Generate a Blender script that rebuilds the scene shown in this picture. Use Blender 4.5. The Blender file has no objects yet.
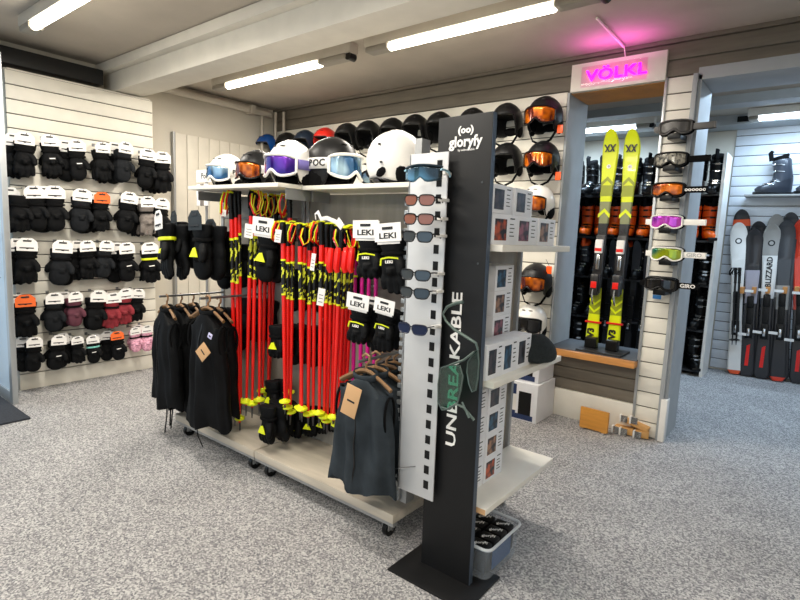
import bpy, bmesh, math, random
from mathutils import Vector, Matrix
random.seed(7)
PI = math.pi
SC = bpy.context.scene
COL = SC.collection

# ------------------------------------------------------------------ camera
CAM_H = 1.40  # whole scene scaled down about the floor under the camera, baked into its dimensions
YAW, PITCH, ROLL, FPX = -0.66839, -0.1253457, 0.0412083, 525.65
fw = Vector((math.sin(YAW)*math.cos(PITCH), math.cos(YAW)*math.cos(PITCH), math.sin(PITCH)))
r0 = Vector((math.cos(YAW), -math.sin(YAW), 0)); u0 = r0.cross(fw)
rt = r0*math.cos(ROLL) + u0*math.sin(ROLL); up = -r0*math.sin(ROLL) + u0*math.cos(ROLL)
CP = Vector((0, 0, CAM_H))
cd = bpy.data.cameras.new('camera'); cam = bpy.data.objects.new('camera', cd); COL.objects.link(cam)
cd.sensor_fit = 'HORIZONTAL'; cd.sensor_width = 36; cd.lens = FPX/800*36; cd.clip_start = .05; cd.clip_end = 200
M = Matrix((rt, up, -fw)).transposed().to_4x4(); M.translation = CP; cam.matrix_world = M
SC.camera = cam

# the spot in the shop seen at pixel (x, y), on the plane Y=.., X=.. or Z=..
def ray(x, y): return rt*((x-400)/FPX) - up*((y-300)/FPX) + fw
def ay(x, y, Y): d = ray(x, y); return CP + d*(Y/d.y)
def ax(x, y, X): d = ray(x, y); return CP + d*(X/d.x)
def az(x, y, Z): d = ray(x, y); return CP + d*((Z-CAM_H)/d.z)

# ------------------------------------------------------------------ light
W = bpy.data.worlds.new('world'); SC.world = W; W.use_nodes = True
W.node_tree.nodes['Background'].inputs[0].default_value = (.66, .84, 1, 1)
W.node_tree.nodes['Background'].inputs[1].default_value = 1.15
SC.view_settings.view_transform = 'Standard'; SC.view_settings.look = 'None'
SC.view_settings.gamma = 1; SC.view_settings.use_curve_mapping = False
SC.view_settings.exposure = 0.3
TUBE_E = 14.0        # glow of the warm tubes
TUBE_W = 26.0        # watts of the light each warm tube gives
COOL_W = 24.0
def area(name, loc, sx, sy, watts, col, rot=(0, 0, 0)):
    l = bpy.data.lights.new(name, 'AREA'); l.shape = 'RECTANGLE'; l.size = sx; l.size_y = sy; l.energy = watts; l.color = col
    o = bpy.data.objects.new(name, l); COL.objects.link(o); o.location = loc; o.rotation_euler = rot; return o
WARM = (1, .94, .85); COOL = (.58, .78, 1)

# ------------------------------------------------------------------ materials
def lin(c):
    if isinstance(c, str):
        c = [int(c[i:i+2], 16)/255 for i in (0, 2, 4)]
    return [(v/12.92 if v <= .04045 else ((v+.055)/1.055)**2.4) for v in c]
MATS = {}
def mat(name, c, rough=.5, metal=0, var=0, spec=.5, vs=8, bump=0, bs=60, coat=0, sheen=0, stretch=None):
    if name in MATS: return MATS[name]
    m = bpy.data.materials.new(name); MATS[name] = m; m.use_nodes = True
    nt = m.node_tree; b = nt.nodes['Principled BSDF']; L = lin(c)
    b.inputs['Base Color'].default_value = (*L, 1); b.inputs['Roughness'].default_value = rough
    b.inputs['Metallic'].default_value = metal; b.inputs['Coat Weight'].default_value = coat
    b.inputs['Sheen Weight'].default_value = sheen; b.inputs['Specular IOR Level'].default_value = spec
    tc = nt.nodes.new('ShaderNodeTexCoord'); mp = nt.nodes.new('ShaderNodeMapping')
    nt.links.new(tc.outputs['Object'], mp.inputs[0])
    if stretch: mp.inputs['Scale'].default_value = stretch
    n = nt.nodes.new('ShaderNodeTexNoise'); n.inputs['Scale'].default_value = vs; n.inputs['Detail'].default_value = 4
    nt.links.new(mp.outputs[0], n.inputs[0])
    r = nt.nodes.new('ShaderNodeValToRGB')
    v = var if var else .04
    r.color_ramp.elements[0].position = .3; r.color_ramp.elements[1].position = .7
    r.color_ramp.elements[0].color = (*[max(0, k*(1-v)) for k in L], 1); r.color_ramp.elements[1].color = (*[min(1, k*(1+v)) for k in L], 1)
    nt.links.new(n.outputs[0], r.inputs[0]); nt.links.new(r.outputs[0], b.inputs['Base Color'])
    if bump:
        n2 = nt.nodes.new('ShaderNodeTexNoise'); n2.inputs['Scale'].default_value = bs; n2.inputs['Detail'].default_value = 3
        bp = nt.nodes.new('ShaderNodeBump'); bp.inputs['Strength'].default_value = bump; bp.inputs['Distance'].default_value = .01
        nt.links.new(mp.outputs[0], n2.inputs[0]); nt.links.new(n2.outputs[0], bp.inputs['Height']); nt.links.new(bp.outputs[0], b.inputs['Normal'])
    return m
def emis(name, c, s):
    if name in MATS: return MATS[name]
    m = bpy.data.materials.new(name); MATS[name] = m; m.use_nodes = True; b = m.node_tree.nodes['Principled BSDF']
    b.inputs['Base Color'].default_value = (*lin(c), 1); b.inputs['Emission Color'].default_value = (*lin(c), 1); b.inputs['Emission Strength'].default_value = s
    return m
def clear(name, c, gloss=.08, rough=.03):
    m = bpy.data.materials.new(name); MATS[name] = m; m.use_nodes = True; nt = m.node_tree; nt.nodes.remove(nt.nodes['Principled BSDF'])
    t = nt.nodes.new('ShaderNodeBsdfTransparent'); t.inputs[0].default_value = (*lin(c), 1)
    g = nt.nodes.new('ShaderNodeBsdfGlossy'); g.inputs['Roughness'].default_value = rough
    x = nt.nodes.new('ShaderNodeMixShader'); x.inputs[0].default_value = gloss
    nt.links.new(t.outputs[0], x.inputs[1]); nt.links.new(g.outputs[0], x.inputs[2]); nt.links.new(x.outputs[0], nt.nodes['Material Output'].inputs[0])
    return m
def milky(name, c, k):
    m = bpy.data.materials.new(name); MATS[name] = m; m.use_nodes = True; nt = m.node_tree; b = nt.nodes['Principled BSDF']
    b.inputs['Base Color'].default_value = (*lin(c), 1); b.inputs['Roughness'].default_value = .3
    t = nt.nodes.new('ShaderNodeBsdfTransparent'); x = nt.nodes.new('ShaderNodeMixShader'); x.inputs[0].default_value = k
    nt.links.new(t.outputs[0], x.inputs[1]); nt.links.new(b.outputs[0], x.inputs[2]); nt.links.new(x.outputs[0], nt.nodes['Material Output'].inputs[0]); return m
def lens(name, c1, c2, rough=.12, sc=9):
    """mirror lens: two tints blending over the lens"""
    m = bpy.data.materials.new(name); MATS[name] = m; m.use_nodes = True; nt = m.node_tree; b = nt.nodes['Principled BSDF']
    n = nt.nodes.new('ShaderNodeTexNoise'); n.inputs['Scale'].default_value = sc; n.inputs['Detail'].default_value = 1
    tc = nt.nodes.new('ShaderNodeTexCoord'); r = nt.nodes.new('ShaderNodeValToRGB')
    r.color_ramp.elements[0].position = .38; r.color_ramp.elements[1].position = .6
    r.color_ramp.elements[0].color = (*lin(c1), 1); r.color_ramp.elements[1].color = (*lin(c2), 1)
    nt.links.new(tc.outputs['Object'], n.inputs[0]); nt.links.new(n.outputs[0], r.inputs[0]); nt.links.new(r.outputs[0], b.inputs['Base Color'])
    b.inputs['Metallic'].default_value = .55; b.inputs['Roughness'].default_value = rough; b.inputs['Coat Weight'].default_value = .6
    return m
def blocks(name, base, mark, sx=60, sz=120, th=.52):
    """printed lettering blocks wrapped round a shaft"""
    m = bpy.data.materials.new(name); MATS[name] = m; m.use_nodes = True; nt = m.node_tree; b = nt.nodes['Principled BSDF']
    tc = nt.nodes.new('ShaderNodeTexCoord'); mp = nt.nodes.new('ShaderNodeMapping'); mp.inputs['Scale'].default_value = (sx, sx, sz)
    w = nt.nodes.new('ShaderNodeTexVoronoi'); w.distance = 'CHEBYCHEV'; w.inputs['Scale'].default_value = 1
    s = nt.nodes.new('ShaderNodeMath'); s.operation = 'GREATER_THAN'; s.inputs[1].default_value = th
    x = nt.nodes.new('ShaderNodeMix'); x.data_type = 'RGBA'; x.inputs['A'].default_value = (*lin(base), 1); x.inputs['B'].default_value = (*lin(mark), 1)
    sp = nt.nodes.new('ShaderNodeSeparateColor')
    nt.links.new(tc.outputs['Object'], mp.inputs[0]); nt.links.new(mp.outputs[0], w.inputs[0]); nt.links.new(w.outputs['Color'], sp.inputs[0]); nt.links.new(sp.outputs[0], s.inputs[0])
    nt.links.new(s.outputs[0], x.inputs['Factor']); nt.links.new(x.outputs['Result'], b.inputs['Base Color']); b.inputs['Roughness'].default_value = .4
    return m

white = mat('white_laminate', 'E9E4D8', .45, bump=.02)
slatw = mat('white_slat_board', 'E6E1D4', .5, bump=.02)
groove = mat('grey_groove', '4f4a42', .7)
paint = mat('cream_wall_paint', 'CFC8BA', .8, var=.05, vs=2, bump=.05)
ceilm = mat('ceiling_plaster', 'B4AB9F', .85, var=.07, vs=3, bump=.1, bs=25)
beamm = mat('beam_paint', 'D2CDC3', .7, var=.04)
taupe = mat('taupe_board', '6F675B', .65, var=.16, vs=6, bump=.04, stretch=(.6, 3, 6))
aluf = mat('aluminium', 'B9BDBF', .35, .7)
greyf = mat('grey_metal', '9A9B9B', .4, .4)
jamb = mat('grey_jamb_paint', 'A3A7AA', .55, var=.05)
blackp = mat('black_powder_coat', '161617', .5, spec=.3)
blackf = mat('black_fabric', '09090A', .85, spec=.12, var=.3, vs=40, bump=.3, bs=180)
blackn = mat('black_nylon', '0A0B0D', .7, spec=.15, var=.35, vs=12, bump=.25, bs=22)
darkgf = mat('dark_grey_fabric', '30363B', .8, spec=.15, var=.3, vs=9, bump=.7, bs=9)
blackpl = mat('black_plastic', '0B0B0C', .35, spec=.3)
mblack = mat('matte_black_shell', '151516', .42, spec=.35)
whitepl = mat('white_shell', 'EDEAE4', .3, coat=.3)
navy = mat('navy_shell', '1D2B3C', .35)
bluesh = mat('blue_shell', '0B4A96', .25, coat=.4)
redsh = mat('red_shell', 'E32A1E', .3, coat=.3)
redp = mat('red_shaft', 'E8190F', .3, coat=.3)
yel = mat('neon_yellow', 'E6F01E', .45)
orange = mat('bright_orange', 'FF5A0F', .4)
card = mat('white_card', 'EDEAE6', .7)
cardo = mat('orange_card', 'F06A28', .7)
wood = mat('pine_wood', 'C88A4A', .5, var=.2, vs=5, bump=.05, stretch=(1, 1, 8))
hangw = mat('hanger_wood', '8E6C4A', .5, var=.15, vs=15)
kraft = mat('kraft_card', 'CFA476', .8, var=.08)
deckm = mat('pale_oak_deck', 'BFB5A5', .5, var=.16, vs=3, bump=.03, stretch=(1, 6, 6))
panelg = mat('grey_oak_panel', '8F897F', .6, var=.14, vs=4, stretch=(6, 6, 1))
chrome = mat('chrome', 'D5D7D9', .15, 1)
burg = mat('burgundy_fabric', '5A2A38', .8, var=.2, vs=20, bump=.2)
redf = mat('red_fabric', '86202A', .8, var=.2, vs=20, bump=.2)
pinkf = mat('pink_print_fabric', 'EFA0B5', .8, var=.5, vs=60)
magp = mat('magenta_shaft', 'D81B8C', .3)
greyfab = mat('grey_fabric', '7A726C', .8, var=.3, vs=60)
tealf = mat('teal_print', '7FC9BE', .7)
inkm = mat('printed_ink', '1A1A1C', .6)
lens_or = lens('amber_mirror_lens', '5E1604', 'F07A0C', .12, 16)  # noise-blended tints paint reflections into the amber lens
lens_bl = lens('blue_mirror_lens', '2B5E8C', 'BFE0F2', .12)
lens_pu = lens('purple_mirror_lens', '2A0C7A', '7A3AC0', .15)
lens_mg = lens('magenta_mirror_lens', '8A1AA8', 'D04ACB', .12)
lens_gr = lens('green_mirror_lens', '1F6E5A', 'A9B81E', .12)
lens_bk = mat('black_lens', '141416', .12, .3, coat=.6)
lens_gy = mat('smoke_lens', '3C444A', .12, .4, coat=.6)
lens_ro = mat('rose_lens', '8F5A4A', .15, .3, coat=.5)

# ------------------------------------------------------------------ mesh builder
class MB:
    def __init__(s, m=None): s.bm = bmesh.new(); s.mats = []; s.i = 0; s.T = Matrix.Identity(4); s.m(m or white)
    def m(s, m):
        if m not in s.mats: s.mats.append(m)
        s.i = s.mats.index(m); return s
    def _fin(s, nv, nf):
        for v in list(s.bm.verts)[nv:] if s.T != Matrix.Identity(4) else []: v.co = s.T @ v.co
        s.bm.faces.ensure_lookup_table()
        for f in s.bm.faces[nf:]: f.material_index = s.i
    def mark(s): return len(s.bm.verts), len(s.bm.faces)
    def box(s, x0, x1, y0, y1, z0, z1, bev=0, R=None):
        a = s.mark()
        c = Vector(((x0+x1)/2, (y0+y1)/2, (z0+z1)/2)); d = (abs(x1-x0), abs(y1-y0), abs(z1-z0))
        tmp = bmesh.new(); bmesh.ops.create_cube(tmp, size=1)
        for v in tmp.verts: v.co = Vector((v.co.x*d[0], v.co.y*d[1], v.co.z*d[2]))
        if bev: bmesh.ops.bevel(tmp, geom=list(tmp.edges), offset=min(bev, min(d)*.45), segments=2, affect='EDGES', profile=.6)
        for v in tmp.verts: v.co = (R @ v.co if R else v.co) + c
        s._merge(tmp); s._fin(*a); return s
    def _merge(s, tmp):
        tmp.verts.index_update(); vs = [s.bm.verts.new(v.co) for v in tmp.verts]
        for f in tmp.faces:
            try: s.bm.faces.new([vs[v.index] for v in f.verts])
            except ValueError: pass
        tmp.free()
    def loft(s, rings, cap=True, closed=True):
        a = s.mark(); R = [[s.bm.verts.new(p) for p in r] for r in rings]; n = len(R[0])
        for A, B in zip(R, R[1:]):
            for k in range(n if closed else n-1):
                q = (A[k], A[(k+1) % n], B[(k+1) % n], B[k])
                try: s.bm.faces.new(q)
                except ValueError: pass
        if cap and closed:
            s.bm.faces.new(list(reversed(R[0]))); s.bm.faces.new(R[-1])
        s._fin(*a); return s
    def tube(s, pts, r, n=8, flat=None, closed=False, up0=None):
        """tube through pts; r number or list; flat=(a,b) scales the section (ribbon)"""
        pts = [Vector(p) for p in pts]; rs = r if isinstance(r, (list, tuple)) else [r]*len(pts)
        N = Vector(up0) if up0 else None; rings = []
        for k, p in enumerate(pts):
            t = (pts[min(k+1, len(pts)-1)]-pts[max(k-1, 0)])
            if closed: t = pts[(k+1) % len(pts)]-pts[k-1]
            t = t.normalized() if t.length > 1e-9 else Vector((0, 0, 1))
            if N is None: N = t.orthogonal().normalized()
            N = (N-t*N.dot(t)); N = N.normalized() if N.length > 1e-6 else t.orthogonal().normalized()
            B = t.cross(N); fa, fb = flat or (1, 1)
            rings.append([p+(N*math.cos(2*PI*j/n)*fa+B*math.sin(2*PI*j/n)*fb)*rs[k] for j in range(n)])
        if closed: rings.append(rings[0]); 
        return s.loft(rings, cap=not closed)
    def ell(s, c, r, nu=14, nv=9, R=None, p=1.0):
        a = s.mark(); c = Vector(c); rings = []
        for i in range(1, nv):
            ph = PI*i/nv; row = []
            for j in range(nu):
                th = 2*PI*j/nu
                v = Vector((math.sin(ph)*math.cos(th), math.sin(ph)*math.sin(th), math.cos(ph)))
                v = Vector([math.copysign(abs(k)**p, k) for k in v])
                v = Vector((v.x*r[0], v.y*r[1], v.z*r[2])); row.append((R @ v if R else v)+c)
            rings.append(row)
        R2 = [[s.bm.verts.new(q) for q in row] for row in rings]
        tz = Vector((0, 0, r[2])); tz = R @ tz if R else tz
        t = s.bm.verts.new(c+tz); b = s.bm.verts.new(c-tz)
        for A, B in zip(R2, R2[1:]):
            for k in range(nu): s.bm.faces.new((A[k], B[k], B[(k+1) % nu], A[(k+1) % nu]))
        for k in range(nu): s.bm.faces.new((t, R2[0][k], R2[0][(k+1) % nu])); s.bm.faces.new((b, R2[-1][(k+1) % nu], R2[-1][k]))
        s._fin(*a); return s
    def cyl(s, p, q, r, n=16, r2=None): return s.tube([p, q], [r, r if r2 is None else r2], n)
    def prism(s, pts, O, U, V, d, both=True):
        """outline pts (u,v) extruded by d along U x V from O"""
        O, U, V = Vector(O), Vector(U), Vector(V); Nn = U.cross(V).normalized()*d
        A = [O+U*a+V*b for a, b in pts]; B = [p+Nn for p in A]
        return s.loft([A, B])
    def grid(s, rows, thick=0):
        """open sheet of rows of points, given thickness toward each vertex normal later"""
        return s.loft(rows, cap=False, closed=False)
    def text(s, t, size, O, U, V, ext=.001, align='CENTER', squash=1, bold=0):
        cu = bpy.data.curves.new('t', 'FONT'); cu.body = t; cu.size = size; cu.extrude = ext; cu.align_x = align; cu.align_y = 'CENTER'; cu.offset = bold; cu.resolution_u = 2
        o = bpy.data.objects.new('t', cu); COL.objects.link(o); dg = bpy.context.evaluated_depsgraph_get(); me = bpy.data.meshes.new_from_object(o.evaluated_get(dg))
        a = s.mark(); U, V = Vector(U).normalized(), Vector(V).normalized(); Nn = U.cross(V); O = Vector(O)
        vs = [s.bm.verts.new(O+U*v.co.x*squash+V*v.co.y+Nn*v.co.z) for v in me.vertices]
        for f in me.polygons:
            try: s.bm.faces.new([vs[k] for k in f.vertices])
            except ValueError: pass
        s._fin(*a); bpy.data.objects.remove(o); bpy.data.curves.remove(cu); bpy.data.meshes.remove(me); return s
    def mesh(s, name, ang=38, fix=True):
        if fix: bmesh.ops.recalc_face_normals(s.bm, faces=list(s.bm.faces))
        lim = math.radians(ang)
        for f in s.bm.faces: f.smooth = True
        for e in s.bm.edges:
            if len(e.link_faces) == 2 and e.calc_face_angle(0) > lim: e.smooth = False
        me = bpy.data.meshes.new(name); s.bm.to_mesh(me); s.bm.free()
        for m in s.mats: me.materials.append(m)
        return me
    def islands(s, name, parent):
        bm = s.bm; seen = set(); out = []
        me = s.mesh(name); bm = bmesh.new(); bm.from_mesh(me); bm.verts.ensure_lookup_table()
        for v0 in bm.verts:
            if v0 in seen: continue
            st = [v0]; comp = {v0}
            while st:
                v = st.pop()
                for e in v.link_edges:
                    w = e.other_vert(v)
                    if w not in comp: comp.add(w); st.append(w)
            seen |= comp; ids = {v.index: i for i, v in enumerate(sorted(comp, key=lambda v: v.index))}
            m2 = bpy.data.meshes.new(name); fs = [f for f in me.polygons if f.vertices[0] in ids]
            m2.from_pydata([me.vertices[i].co[:] for i in sorted(ids)], [], [[ids[i] for i in f.vertices] for f in fs])
            for m in s.mats: m2.materials.append(m)
            for p, f in zip(m2.polygons, fs): p.material_index = f.material_index; p.use_smooth = False
            o = bpy.data.objects.new(name, m2); COL.objects.link(o); o.parent = parent; out.append(o)
        bm.free(); bpy.data.meshes.remove(me); return out
    def build(s, name, parent=None, label=None, **k):
        o = bpy.data.objects.new(name, s.mesh(name, **k)); COL.objects.link(o)
        if parent: o.parent = parent
        if label: o['label'] = label
        return o
def applymods(o, *mods):
    for typ, kw in mods:
        m = o.modifiers.new(typ, typ)
        for k, v in kw.items(): setattr(m, k, v)
    dg = bpy.context.evaluated_depsgraph_get(); me = bpy.data.meshes.new_from_object(o.evaluated_get(dg))
    o.modifiers.clear(); old = o.data
    ms = list(old.materials); o.data = me; me.name = old.name
    if not me.materials:
        for m in ms: me.materials.append(m)
    for f in me.polygons: f.use_smooth = True
    return o
def empty(name, label, cat, loc=(0, 0, 0), rz=0, group=None, rot=None):
    o = bpy.data.objects.new(name, None); COL.objects.link(o); o.empty_display_size = .05; o.location = loc
    o.rotation_euler = rot if rot else (0, 0, rz)
    return tag(o, label, cat, group)
def tag(o, label, cat, group=None):
    o['label'] = label; o['category'] = cat
    if group: o['group'] = group
    return o
def struct(o): o['kind'] = 'structure'; return o
def kids(o): return [c for c in COL.objects if c.parent == o]
KID = {}
def copy_tree(o, parent=None):
    c = o.copy(); COL.objects.link(c)
    if parent: c.parent = parent
    if o not in KID: KID[o] = kids(o)
    for ch in KID[o]: copy_tree(ch, c)
    return c
def place(proto, used, label, loc, rz=0, group=None, rot=None, scale=None):
    o = copy_tree(proto) if used else proto
    o['label'] = label; o.location = loc; o.rotation_euler = rot if rot else (0, 0, rz)
    if group: o['group'] = group
    if scale: o.scale = scale if hasattr(scale, '__len__') else (scale,)*3
    return o
class Proto:
    """first placement uses the thing itself, later ones copy it with its parts"""
    def __init__(s, o): s.o = o; s.used = False; KID[o] = kids(o); [KID.__setitem__(k, kids(k)) for k in KID[o]]
    def put(s, label, loc, rz=0, group=None, rot=None, scale=None):
        o = place(s.o, s.used, label, loc, rz, group, rot, scale); s.used = True; return o
ORD = ['first', 'second', 'third', 'fourth', 'fifth', 'sixth', 'seventh', 'eighth', 'ninth', 'tenth', 'eleventh', 'twelfth', 'thirteenth']
def RX(a): return Matrix.Rotation(a, 3, 'X')
def RY(a): return Matrix.Rotation(a, 3, 'Y')
def RZ(a): return Matrix.Rotation(a, 3, 'Z')
# ------------------------------------------------------------------ the room
CEIL = 2.78; BY = 4.065; WT = .36; FY = 6.95
def carpet():
    m = bpy.data.materials.new('speckled_carpet'); m.use_nodes = True; nt = m.node_tree; b = nt.nodes['Principled BSDF']
    tc = nt.nodes.new('ShaderNodeTexCoord')
    n = nt.nodes.new('ShaderNodeTexVoronoi'); n.inputs['Scale'].default_value = 150; sp = nt.nodes.new('ShaderNodeSeparateColor')
    r = nt.nodes.new('ShaderNodeValToRGB'); e = r.color_ramp.elements
    e[0].position = .05; e[0].color = (*lin('737377'), 1); e[1].position = .95; e[1].color = (*lin('D2D0CD'), 1)
    k = e.new(.5); k.color = (*lin('A3A1A1'), 1)
    n2 = nt.nodes.new('ShaderNodeTexNoise'); n2.inputs['Scale'].default_value = 3; n2.inputs['Detail'].default_value = 3
    x = nt.nodes.new('ShaderNodeMix'); x.data_type = 'RGBA'; x.blend_type = 'MULTIPLY'; x.inputs['Factor'].default_value = .35
    bp = nt.nodes.new('ShaderNodeBump'); bp.inputs['Strength'].default_value = .35; bp.inputs['Distance'].default_value = .006
    for q in (n, n2): nt.links.new(tc.outputs['Object'], q.inputs[0])
    nt.links.new(n.outputs['Color'], sp.inputs[0]); nt.links.new(sp.outputs[0], r.inputs[0]); nt.links.new(r.outputs[0], x.inputs['A']); nt.links.new(n2.outputs[0], x.inputs['B'])
    nt.links.new(x.outputs['Result'], b.inputs['Base Color']); nt.links.new(sp.outputs[1], bp.inputs['Height']); nt.links.new(bp.outputs[0], b.inputs['Normal'])
    b.inputs['Roughness'].default_value = .95; return m
X0, X1, Y0 = -5.22, 3.2, -3.0
struct(MB(carpet()).box(X0-.1, X1+.1, Y0-.1, FY+.1, -.1, 0).build('floor'))
struct(MB(ceilm).box(X0-.1, X1+.1, Y0-.1, FY+.1, CEIL, CEIL+.1).build('ceiling'))
struct(MB(paint).box(X0-.1, X0, 1.3, FY+.1, 0, CEIL).build('wall_left'))
struct(MB(paint).box(X0-.1, X0, Y0, 1.3, 2.56, CEIL).box(X0-.1, X0, Y0, -1.6, 0, 2.56).build('wall_left_front'))
struct(MB(paint).box(X1, X1+.1, Y0, FY+.1, 0, CEIL).build('wall_right'))
struct(MB(paint).box(X0, -3.9, Y0-.1, Y0, 0, CEIL).box(-3.9, 2.6, Y0-.1, Y0, 2.5, CEIL).box(-3.9, 2.6, Y0-.1, Y0, 0, .35).box(2.6, X1, Y0-.1, Y0, 0, CEIL).build('wall_front'))  # wall behind the camera; its wide opening is added for fill light
w = MB(aluf)
for k in range(6): w.box(-3.9+k*1.29, -3.85+k*1.29, Y0-.08, Y0-.02, .35, 2.5)
w.box(-3.9, 2.6, Y0-.08, Y0-.02, .35, .4).box(-3.9, 2.6, Y0-.08, Y0-.02, 2.45, 2.5); struct(w.build('window_fill_unseen'))  # frame of the unseen shopfront window, added for fill light
# dividing wall with the display window and the wide doorway
WX0, WX1, WZ0, WZ1, DX0, DX1, DZ = -1.626, -.955, .50, 2.515, -.74, 1.6, 2.52
struct(MB(taupe).box(X0, WX0, BY, BY+WT, 0, CEIL).box(WX0, WX1, BY, BY+WT, 0, WZ0).box(WX0, WX1, BY, BY+WT, WZ1, CEIL)
       .box(WX1, DX0, BY, BY+WT, 0, CEIL).box(DX0, DX1, BY, BY+WT, DZ, CEIL).box(DX1, X1, BY, BY+WT, 0, CEIL).build('wall_back'))
t = MB(taupe)      # horizontal cladding boards above the white slats and under the sill
for z in (2.535, 2.645): t.box(X0+.02, 3.1, BY-.018, BY, z, z+.1, .004)
t.m(mat('cladding_top_strip', '6F675C', .8)).box(X0+.02, 3.1, BY-.03, BY, 2.752, CEIL, .004)  # near-taupe strip standing proud along the top of the cladding
t.m(taupe)
for k in range(3): t.box(WX0+.005, WX1-.005, BY-.018, BY, .225+k*.092, .225+k*.092+.086, .004)
struct(t.build('trim_1'))
struct(MB(white).box(-1.78, -.95, BY-.03, BY, 0, .222, .004).build('baseboard_back'))
struct(MB(jamb).box(WX0-.012, WX0+.004, BY-.03, BY+WT+.01, WZ0, WZ1).box(WX1-.004, WX1+.012, BY-.01, BY+WT+.01, WZ0, WZ1).m(wood).box(WX0, WX1, BY, BY+WT, WZ1-.008, WZ1+.01).build('window_2'))
struct(MB(jamb).box(DX0-.02, DX0+.006, BY-.02, BY+WT+.02, .0, DZ).box(DX0-.02, DX1, BY-.02, BY+WT+.02, DZ-.03, DZ+.05, .004).box(DX0-.045, DX0-.015, BY-.045, BY, 0, 2.53, .004)
       .box(DX1-.006, DX1+.02, BY-.02, BY+WT+.02, 0, DZ).build('door_1'))
struct(MB(whitepl).box(DX0-.03, DX0+.012, BY-.05, BY+.03, 0, .31, .004).build('trim_2'))
# far room
farw = mat('far_wall_slats', 'D5DAE0', .55)
struct(MB(paint).box(X0, X1, FY, FY+.1, 0, CEIL).build('wall_far'))
fb = MB(jamb).box(X0, X1, 6.62, FY-.01, 2.68, CEIL).box(X0, X1, 5.75, 5.95, 2.7, CEIL); struct(fb.build('trim_3'))
g = MB(blackpl)
g.box(-.83, -.66, 6.6, 6.64, 2.7, 2.755); 
tag(g.build('air_vent'), 'small dark ventilation slot in the grey beam beyond the doorway', 'vent')

def slatwall(name, label, n, pitch, z0, u0, u1, plane, axis, m=slatw, group=None):
    r = empty(name, label, 'wall panel', group=group)
    a = MB(m); b = MB(groove)
    for k in range(n):
        za, zb = z0+k*pitch+.004, z0+(k+1)*pitch-.004
        if axis == 'X': a.box(plane-.0, plane+.018, u0, u1, za, zb, .002)
        else: a.box(u0, u1, plane-.018, plane, za, zb, .002)
    if axis == 'X': b.box(plane+.001, plane+.006, u0, u1, z0, z0+n*pitch)
    else: b.box(u0, u1, plane-.006, plane-.001, z0, z0+n*pitch)
    a.build('slat_board', r); b.build('backing_board', r); return r
# glove wall (a deep white unit along the left wall)
GX = -5.0
r = slatwall('slatwall_panel', 'white slatwall unit holding five rows of gloves along the left wall', 22, .1085, .135, 1.36, 2.49, GX, 'X')
MB(slatw).box(X0+.005, GX-.012, 1.36, 1.378, 0, 2.535, .002).box(X0+.005, GX-.012, 2.475, 2.49, 0, 2.535, .002).box(X0+.005, GX, 1.378, 2.475, 2.522, 2.537).build('side_panel', r)
MB(slatw).box(GX-.02, GX+.012, 1.36, 2.49, 0, .13, .002).build('plinth', r)
tag(MB(mat('black_housing', '111113', .45)).box(X0+.003, GX-.03, 1.1, 2.09, 2.575, 2.70, .006).build('air_curtain'), 'long black box mounted above the glove slatwall under the ceiling', 'air curtain')
# beam
struct(MB(beamm).box(X0, X1, 2.17, 2.42, 2.545, CEIL+.01, .006).build('trim_4'))
struct(MB(beamm).box(X0, -.5, 2.10, 2.17, 2.70, 2.775, .004).build('trim_5'))
# back wall slats, pillar slats
slatwall('slatwall_panel', 'white back wall slatwall panel holding the hanging helmets', 23, .110, .0, -5.15, WX0-.02, BY, 'Y')
r = slatwall('slatwall_panel', 'narrow white slatwall pillar between display window and doorway', 23, .110, .0, WX1+.012, DX0-.045, BY, 'Y')
MB(aluf).box(WX1-.004, WX1+.014, BY-.03, BY-.002, .0, 2.53, .002).build('edge_trim', r)
slatwall('slatwall_panel', 'pale blue-white slatwall in the far room behind the upright skis', 25, .108, .02, -.86, 3.1, FY, 'Y', farw)
# plain panel in the left corner
r = empty('wall_board', 'tall pale grooved board standing in the corner behind the gloves', 'wall panel')
b = MB(mat('grooved_board', 'D3CCBE', .6))
for k in range(9): b.box(X0+.004, X0+.05, 2.815+k*.125, 2.935+k*.125, 0, 2.31, .004)
b.build('board', r); MB(greyf).box(X0+.004, X0+.056, 2.79, 2.812, 0, 2.32, .002).build('edge_trim', r)
# pipes
p = empty('heating_pipe', 'painted pipes along the ceiling edge dropping down the far left corner', 'pipe')
pm = mat('pipe_paint', 'BDB5A8', .5)
MB(pm).tube([(X0+.09, 2.44, 2.70), (X0+.09, BY-.12, 2.70)], .035, 12).build('pipe', p)
MB(pm).tube([(X0+.03, 2.44, 2.745), (X0+.03, BY-.12, 2.745)], .02, 10).build('pipe', p)
for k, (x, y) in enumerate(((X0+.07, BY-.22), (X0+.16, BY-.10), (X0+.27, BY-.07))):
    MB(pm).tube([(x, y, 0), (x, y, 2.72)], .017, 10).build('pipe', p)
MB(pm).box(X0+.03, X0+.15, BY-.42, BY-.36, 2.655, 2.745, .006).build('pipe_clamp', p)
c = empty('cable_conduit', 'thin cable conduit on the ceiling dropping to the pink lit sign', 'conduit')
a1, a2 = az(597, 18, 2.765), az(624, 47, 2.765)
MB(white).tube([a1, a2], .009, 8).build('conduit', c); MB(white).tube([a2+Vector((0, 0, .01)), Vector((a2.x, BY-.03, 2.712))], .004, 6).build('cable', c)

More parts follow.
